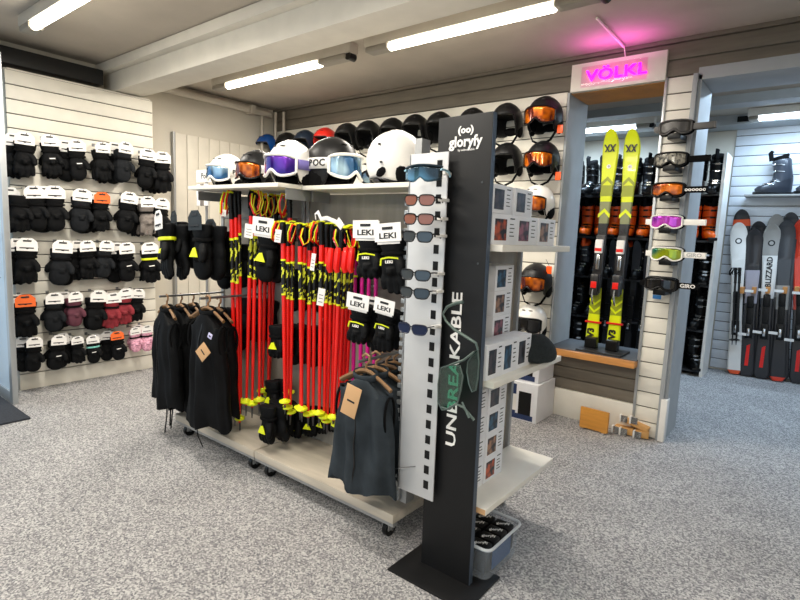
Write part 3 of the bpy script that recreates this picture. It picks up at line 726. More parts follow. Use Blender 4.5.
p = ay(205, 176, 2.2)
r = empty('added_sign_stand', 'slim grey support added for small white lettered sign and clear packs at the rack end', 'stand', (p.x, p.y, 0))
MB(greyf).box(-.09, .09, -.09, .09, 0, .012, .003).box(-.008, .008, .006, .02, .01, p.z+.03).build('post', r)  # base and post added to hold up the sign card and packs
MB(card).box(-.12, .12, 0, .004, p.z-.045, p.z+.045, .002).build('sign_card', r); MB(inkm).text('Polar', .06, (.01, -.001, p.z), (1, 0, 0), (0, 0, 1), .0005, bold=.0006).build('lettering', r)
for k in range(3): MB(card if k != 1 else greyfab).box(-.10+k*.07, -.045+k*.07, -.012*k-.012, -.012*k, p.z-.22, p.z-.06, .004).build('pack', r)
# ------------------------------------------------------------------ gloves
def glovemesh(kind, m):
    q = MB(m)
    q.loft([[Vector((rx*math.cos(a), ry*math.sin(a), z)) for a in [2*PI*k/18 for k in range(18)]] for z, rx, ry in ((-.045, .047, .030), (-.05, .051, .033), (-.085, .049, .031), (-.105, .042, .027), (-.12, .038, .025), (-.14, .042, .027))])
    q.ell((0, 0, -.170), (.050, .030, .058), 16, 12)
    if kind == 'mitten': q.ell((-.002, 0, -.222), (.047, .029, .068), 16, 12, p=.85)
    elif kind == 'fist':
        for k, x in enumerate((-.036, -.012, .012, .035)): q.ell((x, -.012, -.218+.006*abs(k-1.5)), (.0135, .022, .036), 10, 8)
    else:
        for x, l in ((-.036, .275), (-.013, .293), (.011, .297), (.034, .285)):
            q.tube([(x*.9, 0, -.19), (x*1.08, -.006, -.235), (x*1.15, -.001, -l+.008), (x*1.15, 0, -l)], [.015, .0145, .012, .005], 10)
    q.tube([(.026, -.012, -.135), (.044, -.026, -.170), (.046, -.033, -.200), (.043, -.035, -.212)], [.018, .0165, .014, .006], 10)
    q.tube([(.0, -.026, -.178), (.0, -.030, -.205)], [.016, .012], 10)
    o = q.build('g'); applymods(o, ('REMESH', dict(mode='VOXEL', voxel_size=.0042)), ('SMOOTH', dict(factor=.6, iterations=3)), ('DECIMATE', dict(ratio=.5)))
    me = o.data; bpy.data.objects.remove(o); me.materials.clear(); me.materials.append(m); return me
GM = {k: glovemesh(k, blackn) for k in ('glove', 'mitten', 'fist')}
cm = MB(blackf); cm.tube([(.046*math.cos(a), .030*math.sin(a), -.112) for a in [2*PI*k/20 for k in range(20)]], .009, 6, flat=(.45, 1), closed=True, up0=(1, 0, 0)); CUFF = cm.mesh('cuff_strap')
cm = MB(card); cm.prism([(-.036, -.062), (.036, -.062), (.036, -.012), (.018, .012), (-.018, .012), (-.036, -.012)], (0, -.036, 0), (1, 0, 0), (0, 0, 1), -.0012); cm.m(inkm); cm.box(-.014, .014, -.038, -.0362, -.008, .001); cm.box(-.026, .022, -.0378, -.0362, -.047, -.041); CARD = cm.mesh('hang_card')
cm = MB(card); cm.prism([(-.013, -.004), (.016, -.001), (.016, .006), (-.016, .003)], (0, -.034, -.165), (1, 0, 0), (0, 0, 1), .0016); LOGO = cm.mesh('logo_print')
def mo(name, me, parent, m=None, loc=(0, 0, 0), rot=(0, 0, 0), sc=1):
    o = bpy.data.objects.new(name, me); COL.objects.link(o); o.parent = parent; o.location = loc; o.rotation_euler = rot; o.scale = (sc,)*3
    if m: o.material_slots[0].link = 'OBJECT'; o.material_slots[0].material = m
    return o
def glovepair(kind='glove', m=None, cardm=None, logo=False, tilt=0, arc=False, tri=False, cuffm=None, spread=1, withcard=True):
    r = empty('ski_gloves', '', 'gloves')
    a = mo('glove', GM[kind], r, m, (.0, -.004, 0), (0, tilt, 0)); b = mo('glove', GM[kind], r, m, (.016*spread, .050, -.004), (0, -tilt-.05, PI), 1)
    mo('cuff_strap', CUFF, a, cuffm)
    if withcard: mo('hang_card', CARD, r, cardm, rot=(0, .0, 0)).scale = (1.3, 1.0, 1.15)
    if logo: mo('logo_print', LOGO, a)
    if arc:
        q = MB(yel); q.tube([(-.042, -.024, -.165), (-.034, -.030, -.135), (0, -.0345, -.130), (.034, -.030, -.135), (.042, -.024, -.165)], .0042, 6, flat=(.5, 1), up0=(0, 1, 0)); q.build('piping', a, 'yellow piping')
        q = MB(card); q.text('LEKI', .017, (0, -.0335, -.15), (1, 0, 0), (0, 0, 1), .0012, bold=.0006); q.build('logo_print', a)
    if tri:
        q = MB(yel); q.prism([(-.030, -.022), (.026, -.022), (.004, .02), (-.010, .016)], (0, -.036, -.165), (1, 0, 0), (0, .1, 1), .0035); q.m(blackf).prism([(-.004, -.016), (.004, -.016), (.002, .012), (-.002, .012)], (0, -.0365, -.165), (1, 0, 0), (0, .1, 1), -.0015); q.build('emblem', a, 'yellow triangular emblem')
    return r
gP = {}
WF = 1.32
def GP(key, **k):
    if key not in gP: gP[key] = Proto(glovepair(**k))
    return gP[key]
types = {'b': dict(), 'bl': dict(logo=True), 'm': dict(kind='mitten'), 'ml': dict(kind='mitten', logo=True), 'bo': dict(cardm=cardo), 'bur': dict(kind='mitten', m=burg),
         'red': dict(m=redf, tilt=.1), 'pink': dict(kind='mitten', m=pinkf), 'gry': dict(m=greyfab), 'g': dict(kind='mitten', m=mat('charcoal_glove_fabric', '1B1D20', .8, spec=.15, var=.3, vs=20, bump=.3, bs=30)), 'by': dict(logo=True, cuffm=yel), 'teal': dict(kind='mitten', logo=True, cuffm=tealf),
         'nc': dict(withcard=False), 'blo': dict(kind='mitten', cardm=cardo, logo=True)}
desc = {'b': 'black finger gloves', 'bl': 'black gloves with small white logo', 'm': 'black mittens', 'ml': 'black mittens with small white logo', 'bo': 'black gloves with orange card', 'bur': 'burgundy ski mittens',
        'red': 'red and black ski gloves', 'pink': 'pink patterned children mittens', 'gry': 'grey patterned gloves', 'g': 'dark grey mittens', 'by': 'black gloves with yellow wrists', 'teal': 'black mittens with teal wrist', 'blo': 'black mittens with orange card'}
rows = [('top row', [(24, 131, 174, 'b'), (48, 133, 173, 'bl'), (75, 138, 178, 'ml'), (100, 140, 178, 'b'), (123, 140, 180, 'g'), (147, 147, 186, 'm'), (161, 150, 190, 'b')]),
        ('second row', [(19, 185, 229, 'nc'), (33, 184, 228, 'm'), (53, 184, 229, 'm'), (81, 187, 230, 'g'), (100, 190, 229, 'bo'), (128, 190, 230, 'm'), (145, 194, 233, 'gry'), (160, 196, 234, 'b')]),
        ('middle row', [(26, 236, 281, 'b'), (61, 238, 283, 'g'), (85, 238, 277, 'b'), (104, 238, 276, 'g'), (124, 240, 280, 'ml'), (148, 240, 280, 'by')]),
        ('fourth row', [(24, 292, 335, 'bo'), (53, 290, 330, 'g'), (73, 289, 325, 'bur'), (96, 288, 328, 'm'), (112, 290, 326, 'red'), (124, 286, 322, 'red'), (137, 286, 319, 'b')]),
        ('bottom row', [(33, 334, 370, 'm'), (57, 332, 368, 'ml'), (76, 333, 362, 'b'), (92, 332, 362, 'teal'), (116, 328, 359, 'blo'), (134, 324, 351, 'pink'), (146, 322, 350, 'pink')])]
hookm = mat('hook_steel', '8A8C8E', .3, .8)
hp = empty('wall_hook', '', 'hook'); MB(hookm).tube([(0, 0, 0), (.19, 0, 0), (.20, 0, .008)], .003, 6).build('hook_arm', hp); MB(hookm).box(-.002, .004, -.012, .012, -.015, .012).build('hook_plate', hp); hp = Proto(hp)
for rn, row in rows:
    for k, (px, y0, y1, ty) in enumerate(row):
        dx = random.uniform(-.01, .01)
        p = ax(px, y0+4, -4.845+dx); pb = ax(px, y1, -4.845+dx); sc = (p.z-pb.z)/.285
        P = GP(ty, **types[ty]); name = desc.get(ty, 'black gloves without card')
        lb = name+', '+ORD[k]+' from the left in the '+rn
        rz = math.radians(90+random.uniform(-14, 10))
        P.put(lb, (p.x, p.y, p.z), rz, 'gloves in the '+rn, scale=(sc*WF, sc*1.15, sc*1.04), rot=(0, random.uniform(-.09, .09), rz))
        P2 = GP('b' if ty in ('b', 'bl', 'bo', 'red', 'by', 'gry') else 'm', **types['b' if ty in ('b', 'bl', 'bo', 'red', 'by', 'gry') else 'm'])
        if ty == 'pink': P2 = GP('pink')
        P2.put(('pink mittens' if ty == 'pink' else 'black gloves')+' behind the '+ORD[k]+' pair of the '+rn, (p.x-.088, p.y+(.05 if k % 2 else -.045), p.z-.006), math.radians(90+random.uniform(-15, 15)), 'gloves in the '+rn, scale=(sc*WF, sc, sc*1.06))
        hp.put('steel hook carrying the '+ORD[k]+' pair of the '+rn, (GX+.014, p.y, p.z+.002), 0, 'hooks on the glove wall')
# LEKI gloves near the right end of the rack, others at the left end
def GR(P, lb, px, y0, y1, Y, rz=0, grp=None, rx=0):
    p = ay(px, y0, Y); pb = ay(px, y1, Y); sc = (p.z-pb.z)/.295
    return P.put(lb, p, group=grp, rot=(rx, random.uniform(-.12, .12), math.radians(rz)), scale=(sc*1.32, sc*1.1, sc*1.02))
pl = Proto(glovepair('fist', arc=True)); plf = Proto(glovepair('glove', arc=True)); pt = Proto(glovepair('mitten', tri=True)); ptn = Proto(glovepair('fist', tri=True, withcard=False))
q = MB(card); q.box(-.055, .055, -.040, -.0385, -.06, .02).m(inkm); q.text('LEKI', .034, (0, -.0402, -.036), (1, 0, 0), (0, 0, 1), .0006, bold=.001, squash=1.15); q.box(-.022, .022, -.042, -.04, -.008, .004); BC = q.mesh('brand_card')
for P in (pl, plf, pt): mo('brand_card', BC, P.o); KID[P.o] = kids(P.o)
gl_ = 'lettered gloves at the right end of the rack'
GR(pl, 'black gloves with yellow arc under a white card, upper left of the lettered four', 371, 225, 288, 1.76, 6, gl_)
GR(plf, 'black finger gloves with yellow arc, upper right of the lettered four beside the strip', 393, 228, 293, 1.74, 4, gl_)
GR(pl, 'black gloves with yellow arc, lower left of the lettered four', 363, 297, 352, 1.80, 6, gl_)
GR(plf, 'black finger gloves with yellow arc, lower right of the lettered four', 389, 302, 352, 1.74, 4, gl_)
GR(pl, 'black gloves with yellow arc hanging behind the upper left lettered pair', 376, 225, 280, 1.92, -6, gl_)
GR(plf, 'black gloves with yellow arc hanging behind the lower lettered pairs', 378, 300, 352, 1.90, -6, gl_)
ptb = Proto(glovepair('mitten', tri=True, cardm=darkgf)); g = 'gloves with yellow emblems on the rack'
yg = Proto(glovepair('glove', m=blackn, withcard=True, cuffm=yel)); q = MB(yel); q.ell((0, -.016, -.175), (.044, .022, .032)); o_ = q.build('back_panel', yg.o, 'neon yellow back of the hand'); KID[yg.o] = kids(yg.o)
GR(yg, 'black gloves with neon yellow back, leftmost on the rack end', 167, 214, 278, 1.66, -12, g)
GR(ptb, 'black mittens with a thin yellow emblem, second from the rack end', 181, 214, 268, 1.74, -14, g)
GR(ptb, 'large black mittens with yellow triangle, just left of the first red poles', 203, 214, 280, 1.72, -4, g)
GR(ptb, 'black mittens behind the large yellow triangle pair', 217, 222, 276, 1.86, -4, g)
GR(pt, 'black mittens with yellow triangle hanging between the red poles near the top', 270, 222, 283, 1.86, 5, g)
GR(ptn, 'black mittens with yellow triangle hanging between the red poles halfway down', 277, 318, 364, 1.90, 5, g)
g = 'black gloves bunched low over the deck'
for px, y0, y1, Y, rz, lb in ((268, 397, 449, 1.80, -8, 'lowest at the left'), (280, 394, 444, 1.88, 8, 'just right of the lowest pair'), (297, 400, 443, 2.00, 0, 'third from the left'), (310, 402, 441, 2.03, 10, 'fourth from the left'), (324, 404, 438, 2.05, 4, 'rightmost'), (272, 374, 416, 1.93, 0, 'above the lowest pair')):
    GR(ptn, 'black gloves with yellow emblem bunched over the deck, '+lb, px, y0, y1, Y, rz, g)
g = 'black gloves behind the poles'
pn = Proto(glovepair('mitten', withcard=False))
for k, (px, y0, y1) in enumerate(((228, 240, 290), (244, 236, 288), (246, 290, 342), (262, 292, 342), (296, 262, 312), (318, 262, 312), (298, 318, 366), (316, 320, 368), (332, 300, 345), (322, 236, 270), (338, 236, 272), (230, 300, 350), (262, 240, 285), (350, 262, 305))):
    GR(pn, 'black mittens hanging in the dark behind the red poles, '+ORD[min(k, 12)]+(' again' if k > 12 else '')+' of the batch', px, y0, y1, 2.02, random.uniform(-10, 10), g)
# glove rail rods
r = empty('rail', 'horizontal steel rods across the rack carrying poles and gloves', 'rail', (0, 0, 0))
for z, xa, xb in ((1.46, -3.2, -2.42), (1.42, -2.35, -1.4), (.80, -3.2, -2.42), (1.12, -2.35, -1.4)):
    MB(hookm).tube([(xa, 2.07, z), (xb, 2.07, z)], .008, 8).build('rod', r)

# ------------------------------------------------------------------ ski poles
def pole(shaft, mark=True):
    r = empty('ski_pole', '', 'ski pole')      # origin at grip top, hangs down 1.20
    MB(shaft).tube([(0, 0, -.13), (0, 0, -.23)], .0135, 10).tube([(0, 0, -.44), (0, 0, -.80), (0, 0, -1.14)], [.0115, .0105, .0075], 10).build('shaft', r)
    MB(blocks('pole_lettering', '0E0E10', 'E3E63C', 95, 62, .74)).tube([(0, 0, -.23), (0, 0, -.44)], .0122, 10).build('printed_section', r, 'black section with yellow lettering') if mark else MB(shaft).tube([(0, 0, -.23), (0, 0, -.44)], .0105, 10).build('printed_section', r)
    q = MB(yel); q.tube([(0, 0, -.224), (0, 0, -.236)], .0145, 10).tube([(0, 0, -.436), (0, 0, -.446)], .013, 10); q.islands('ring', r)
    q = MB(blackpl); q.tube([(0, 0, 0), (0, -.003, -.012), (0, -.004, -.05), (0, 0, -.10), (0, 0, -.135)], [.014, .018, .0155, .014, .013], 12)
    for k in range(4): q.tube([(0, -.003, -.035-k*.02), (0, -.003, -.042-k*.02)], .0172, 10)
    q.m(yel).ell((0, -.008, .002), (.017, .026, .007), 12, 6); q.build('grip', r)
    q = MB(redp if shaft is redp else blackf); s = [(0, -.01, -.012), (.022, -.035, .0), (.032, -.05, -.05), (.018, -.055, -.10), (-.004, -.05, -.115), (-.022, -.04, -.07), (-.012, -.02, -.02)]
    q.tube(s, .009, 6, flat=(.2, 1)); q.m(yel).tube([Vector(p)+Vector((.003, -.004, .002)) for p in s], .0035, 5); q.m(blackf).tube([(-.015, -.012, -.01), (-.03, -.03, -.03), (-.028, -.035, -.09), (-.01, -.03, -.10)], .007, 6, flat=(.25, 1)); q.build('strap', r)
    q = MB(yel); q.loft([[(R*math.cos(a), R*math.sin(a)*.9, z) for a in [2*PI*k/18 for k in range(18)]] for R, z in ((.010, -1.098), (.018, -1.106), (.034, -1.112), (.036, -1.120), (.030, -1.126), (.009, -1.128))]); q.build('basket', r, 'yellow basket')
    MB(mat('pole_tip_steel', '5A5A5C', .3, .8)).tube([(0, 0, -1.128), (0, 0, -1.175), (0, 0, -1.20)], [.007, .005, .0025], 8).build('tip', r)
    return r
pr = Proto(pole(redp)); pm_ = Proto(pole(magp, False))
def PL(P, lb, xt, yt, xb, yb, Y, Yb=None, grp=None, spin=None):
    a = ay(xt, yt, Y); b = ay(xb, yb, Yb or Y); d = a-b; s = d.length/1.2
    R = d.to_track_quat('Z', 'Y').to_matrix(); R = R @ RZ(random.uniform(-.9, .9) if spin is None else spin)
    return P.put(lb, a, group=grp, rot=R.to_euler(), scale=(1, 1, s))
g = 'red ski poles hanging on the rack'
bunch = [('leftmost', 1.84, [(231, 195, 235, 424), (235, 192, 240, 432), (239, 191, 241, 414)]),
         ('second', 1.86, [(252, 192, 246, 414), (256, 194, 252, 416), (261, 196, 259, 412)]),
         ('third, partly hidden', 1.98, [(267, 200, 262, 402), (271, 197, 268, 400), (277, 198, 268, 406)]),
         ('fourth', 1.84, [(283, 224, 285, 412), (288, 226, 287, 418), (293, 224, 290, 423), (290, 196, 289, 404)]),
         ('fifth', 1.86, [(300, 226, 302, 420), (305, 227, 300, 418), (310, 230, 308, 425), (315, 226, 313, 424)]),
         ('sixth', 1.88, [(322, 224, 319, 424), (327, 226, 324, 428), (332, 226, 327, 432), (337, 228, 331, 428)]),
         ('rightmost', 1.88, [(342, 230, 333, 428), (346, 229, 337, 436), (350, 228, 340, 436), (354, 230, 344, 430)])]
for nm, Y, L in bunch:
    for k, (a, b, c, d) in enumerate(L):
        PL(pr, 'red ski pole with yellow basket, '+ORD[k]+' from the left in the '+nm+' bunch', a, b-2, c, d+2, Y+.025*k, None, g)
for k in range(4):
    PL(pm_, 'magenta ski pole behind the lettered gloves, '+ORD[k]+' from the left', 356+k*7, 238, 352+k*7, 430, 2.0, None, 'magenta ski poles')
# paper tags on the poles
g = 'white paper tags hanging among the poles'
for px, py, w, h, Y, lb in ((249, 231, 12, 16, 1.80, 'beside the second bunch of red poles'), (278, 236, 8, 14, 1.80, 'left of the fourth bunch of red poles'), (321, 297, 8, 18, 1.80, 'long tag in front of the sixth bunch'), (313, 262, 5, 18, 1.82, 'folded tag in front of the fifth bunch'), (224, 213, 6, 8, 1.80, 'beside the leftmost bunch grips')):
    p = ay(px, py, Y); s = 1/205
    q = MB(card); q.box(-w*s/2, w*s/2, -.001, .001, -h*s/2, h*s/2).m(inkm)
    for k in range(3): q.box(-w*s*.3, w*s*.3, -.0016, -.0008, -h*s*.3+k*h*s*.2, -h*s*.27+k*h*s*.2)
    o = q.build('paper_tag'); o.location = p; o.rotation_euler = (0, .12, .3); tag(o, 'white paper tag '+lb, 'tag', g)
for px, c in ((331, 0), (338, 1), (346, 2), (352, 3)):
    p = ay(px, 262, 1.80); q = MB(redp); q.tube([p+Vector((.0, 0, .065)), p+Vector((.006, -.01, .03)), p+Vector((-.004, -.006, -.03)), p+Vector((0, 0, -.05))], [.014, .017, .017, .013], 8)
    tag(q.build('grip_cover'), 'bright red wrapped grip cover, '+ORD[c]+' from the left above the sixth bunch', 'grip cover', 'red grip covers')
r = empty('pole_strap', 'white and grey looped pole strap lying over the grips of the sixth bunch', 'strap')
MB(card).tube([ay(x, y, 1.83) for x, y in ((316, 220), (315, 214), (318, 212), (321, 219), (327, 218), (336, 222), (341, 228), (343, 226), (338, 219))], .012, 6, flat=(.25, 1)).build('strap', r)

# ------------------------------------------------------------------ garments
def hanger():
    r = empty('coat_hanger', '', 'hanger')
    q = MB(hangw); q.tube([(-.135, 0, -.062), (-.09, 0, -.034), (-.03, 0, -.004), (0, 0, .002), (.03, 0, -.004), (.09, 0, -.034), (.135, 0, -.062)], [.015, .014, .015, .016, .015, .014, .015], 8, flat=(.6, 1)); q.build('shoulder_bar', r)
    MB(hangw).tube([(0, 0, 0), (0, 0, .03), (.018, 0, .045), (.016, 0, .068), (-.004, 0, .075), (-.020, 0, .062)], .006, 8).build('hook', r); return r
def vest(m, h, w, seed, legs=False, collar=True):
    rnd = random.Random(seed); r = empty('hanging_vest', '', 'vest'); NU = 56; rows = []
    ph = [rnd.uniform(0, 6.28) for _ in range(4)]
    for i in range(24):
        t = i/23; z = -.01-t*h
        if t < .12: hw = .055+(w*.43-.055)*(t/.12)**.7
        elif t < .35: hw = w*.43*(1-.10*math.sin((t-.12)/.23*PI))
        else: hw = w*.43*(1+.42*(t-.35))
        dp = .030+.035*min(1, t*4)
        row = []
        for j in range(NU):
            a = 2*PI*j/NU; fo = 1+(.16*math.sin(3*a+ph[0]+t*3)+.20*math.sin(7*a+ph[1]+t*1.5)+.13*math.sin(12*a+ph[2]-t*4))*min(1, t*1.8)
            zz = z+(.018*math.sin(4*a+ph[3]) if i == 23 else 0)-(.05*abs(math.cos(a))**2*(t < .12)*1.0)
            row.append(Vector((hw*math.cos(a)*(.96+.04*fo), dp*math.sin(a)*fo+.004*math.sin(t*14+a), zz)))
        rows.append(row)
    q = MB(m); q.loft(rows, cap=True); o = q.build('body', r, ang=80)
    if collar:
        q = MB(m); q.tube([(.058*math.cos(a), .032*math.sin(a), -.012+.012*math.sin(a)) for a in [2*PI*k/20 for k in range(20)]], .014, 8, closed=True, flat=(.5, 1.3), up0=(1, 0, 0)); q.build('collar', r)
    q = MB(blackf)
    for sx in (-1, 1): q.tube([(sx*(w*.43-.010)+.0*sx, .035*math.cos(a)*1.0, -.17+.085*math.sin(a)) for a in [2*PI*k/18 for k in range(18)]], .006, 6, closed=True)
    q.islands('armhole_trim', r)
    MB(mat('zip_black', '060607', .4)).tube([(.004*math.sin(k), -.0295-.036*min(1, k/18*4), -.03-k/18*(h-.05)) for k in range(19)], .0035, 6).build('zip', r)
    return r
ph_ = Proto(hanger())
def hang(P, lb, px, py, Y, rz, grp, sc=1):
    p = ay(px, py, Y); R = (0, 0, math.radians(rz))
    P.put(lb, p, group=grp, rot=R, scale=sc)
    ph_.put('wooden hanger of the '+lb, p+Vector((0, 0, .004)), group='wooden hangers', rot=R)
g1 = 'black vests at the left end of the rack'; g2 = 'dark grey vests at the right end of the rack'
v1 = Proto(vest(blackn, .62, .35, 3)); v2 = Proto(vest(blackn, .68, .33, 5)); v3 = Proto(vest(darkgf, .50, .33, 8)); v4 = Proto(vest(darkgf, .48, .33, 11))
for P, px, py, Y, rz, lb in ((v1, 167, 307, 1.68, -8, 'black vest at the far left of the rack'), (v2, 181, 306, 1.80, -4, 'black vest directly behind the far left one'), (v1, 193, 305, 1.92, -10, 'black vest third along the left rod'),
        (v2, 208, 309, 1.66, 6, 'black vest with a wooden diamond tag'), (v1, 219, 310, 1.80, 0, 'black vest behind the diamond tag vest')): hang(P, lb, px, py, Y, rz, g1)
for P, px, py, Y, rz, lb in ((v3, 366, 372, 1.64, 4, 'dark grey vest with kraft tag, frontmost at the right'), (v4, 376, 369, 1.73, 22, 'dark grey vest second on the right rod'), (v3, 386, 367, 1.82, 34, 'dark grey vest third on the right rod'), (v4, 394, 364, 1.91, 44, 'dark grey vest last on the right rod by the slotted post')): hang(P, lb, px, py, Y, rz, g2)
r = empty('rail', 'steel rods standing out from the rack under the two groups of vests', 'rail')
for px, py, Y in ((167, 296, 1.68), (208, 298, 1.66), (366, 360, 1.64)):
    p = ay(px, py, Y); MB(hookm).tube([(p.x, Y-.05, p.z), (p.x, 2.09, p.z)], .007, 8).build('rod', r)
def tagcard(px, py, w, h, Y, rot, m, lb):
    o = MB(m).box(-w/2, w/2, -.0015, .0015, -h/2, h/2, .001).m(inkm).box(-w*.25, w*.25, -.0022, -.0014, -.005, .003).build('swing_tag'); o.location = ay(px, py, Y); o.rotation_euler = rot; tag(o, lb, 'tag')
tagcard(203, 352, .075, .09, 1.56, (0, .8, .2), kraft, 'diamond-shaped kraft tag on a black vest')
tagcard(351, 401, .075, .135, 1.54, (0, .25, .15), kraft, 'kraft card tag on the frontmost dark grey vest')
tagcard(210, 336, .03, .03, 1.56, (0, .4, .2), mat('lilac_tag', 'CFCBEF', .6), 'small lilac tag above the diamond tag')
q = MB(blackf)
for (px, py), (bx, by) in (((167, 395), (165, 432)), ((172, 395), (171, 428)), ((169, 395), (170, 425))): q.tube([ay(px, py, 1.68), ay((px+bx)/2+1, (py+by)/2, 1.67), ay(bx, by, 1.68)], .010, 6, flat=(.4, 1))
tag(q.build('waist_straps'), 'short black straps dangling under the far left vest', 'straps')
tag(MB(blackf).tube([ay(x, y, 1.66) for x, y in ((197, 400), (196, 420), (198, 436), (203, 447))], .007, 6, flat=(.4, 1)).build('long_strap'), 'long black strap dangling from the diamond tag vest to the floor', 'strap')

# ------------------------------------------------------------------ goggles on the pillar
def goggle(fm, lm, sm, txt=None, tc=None):
    r = empty('ski_goggles', '', 'goggles'); N = 22; R = .11; A = math.radians(52)
    def G(a, z, off=0): return Vector(((R+off)*math.sin(a)*.98, -(R+off)*math.cos(a)*.62+.03, z))
    def zt(u): return .043-.012*abs(u)**4
    def zb(u): return -.045+.028*math.exp(-(u*3.6)**2)+.020*abs(u)**4
    U = [-1+2*j/N for j in range(N+1)]
    q = MB(lm); q.grid([[G(A*u, zb(u)+(zt(u)-zb(u))*i/5) for u in U] for i in range(6)]); o = q.build('lens', r, fix=False); applymods(o, ('SOLIDIFY', dict(thickness=.012, offset=-1)))
    ed = [G(A*u, zt(u), .001) for u in U]+[G(A*u, zb(u), .001) for u in reversed(U)]
    MB(fm).tube(ed, .0055, 8, closed=True).build('frame', r)
    fo = [v+Vector((0, .03, 0)) for v in ed]; MB(blackf).tube(fo, .010, 8, closed=True).build('foam', r)
    q = MB(sm); q.box(.085, .205, -.008, -.004, -.019, .019, .001).tube([(.205, -.006, -.019), (.205, -.006, .019)], .005, 8).box(-.12, -.085, -.008, -.004, -.018, .018, .001).box(-.12, .205, .024, .028, -.019, .019); q.build('strap', r)
    if txt: q = MB(tc or card); q.text(txt, .034, (.148, -.0088, 0), (1, 0, 0), (0, 0, 1), .0006, bold=.001); q.build('strap_print', r)
    MB(blackpl).box(-.035, .035, -.03, .128, -.075, -.035, .006).build('display_mount', r)
    return r
camo = lens('camo_print', '1A1A18', '8A8578', .5, 60); camo.node_tree.nodes['Principled BSDF'].inputs['Metallic'].default_value = 0
dg = mat('dark_grey_rubber', '4A4846', .5)
for px, py, a, lb in ((693, 128, dict(fm=dg, lm=mat('dark_grey_lens', '3A3836', .3, .2), sm=dg), 'dark grey goggles, topmost on the slatwall pillar'), (688, 160, dict(fm=blackpl, lm=camo, sm=blackf), 'camouflage patterned goggles, second on the pillar'),
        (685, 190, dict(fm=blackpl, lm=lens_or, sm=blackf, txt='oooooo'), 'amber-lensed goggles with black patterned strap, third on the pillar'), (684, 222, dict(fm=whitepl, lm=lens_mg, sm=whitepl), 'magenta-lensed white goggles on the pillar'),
        (684, 254, dict(fm=whitepl, lm=lens_gr, sm=whitepl, txt='GIRO', tc=mat('light_grey_print', 'B5B5B5', .6)), 'green-lensed white goggles on the pillar'), (678, 284, dict(fm=blackpl, lm=lens_bk, sm=blackf, txt='GIRO'), 'black goggles with white lettered strap, lowest on the pillar')):
    r = goggle(**a); p = ay(px-17, py, 3.90); tag(r, lb, 'goggles', 'goggles on the pillar'); r.location = p; r.rotation_euler = (0, 0, math.radians(-4)); r.scale = (1.12, 1.1, 1.0)
p = ay(657, 297, BY-.03); tag(MB(mat('blue_label', '2F78B8', .5)).box(p.x-.028, p.x+.028, p.y-.004, p.y, p.z-.014, p.z+.014, .002).build('price_label'), 'small blue label clipped to the pillar below the lowest goggles', 'label')

# ------------------------------------------------------------------ yellow skis in the window
yw = mat('yellow_topsheet', 'E6F20F', .3, coat=.3); yd = mat('olive_yellow_print', '9CA520', .35, coat=.3); bk = mat('black_topsheet', '202022', .3, coat=.3); gy = mat('grey_fade_topsheet', '8B8F63', .35, coat=.3)
def skimesh(name, L, bands, wd, th=.010, parent=None, tipup=.05, curve=.0):
    """bands: [(fraction, material)] from tail (0) to tip (1)"""
    N = 44; q = MB(bands[0][1]); n = len(bands); rings = []
    def W(t):
        a, b, c = wd
        if t > .9: return c/2*math.sqrt(max(0, 1-((t-.9)/.1)**2.4))
        if t < .03: return a/2*(.6+.4*(t/.03)**.5)
        return (a+(b-a)*math.sin(min(1, t/.45)*PI/2))/2 if t < .45 else (b+(c-b)*(1-math.cos((t-.45)/.45*PI/2))**1.0)/2
    TS = [k/36*.90 for k in range(37)]+[.92, .94, .955, .97, .98, .988, .994, .9975, .9990]; N = len(TS)-1
    for t in TS:
        w_ = max(W(t), .004); y = -tipup*max(0, (t-.88)/.12)**2; y += -curve*math.sin(t*PI)
        rings.append((t, [Vector((-w_, y, t*L)), Vector((-w_*.82, y-th, t*L)), Vector((w_*.82, y-th, t*L)), Vector((w_, y, t*L))]))
    for k in range(N):
        t = rings[k][0]; m = [mm for f, mm in bands if t >= f-1e-6][-1]; q.m(m); q.loft([rings[k][1], rings[k+1][1]], cap=(k in (0, N-1)) and False)
    bmesh.ops.remove_doubles(q.bm, verts=list(q.bm.verts), dist=1e-5)
    return q.build(name, parent)
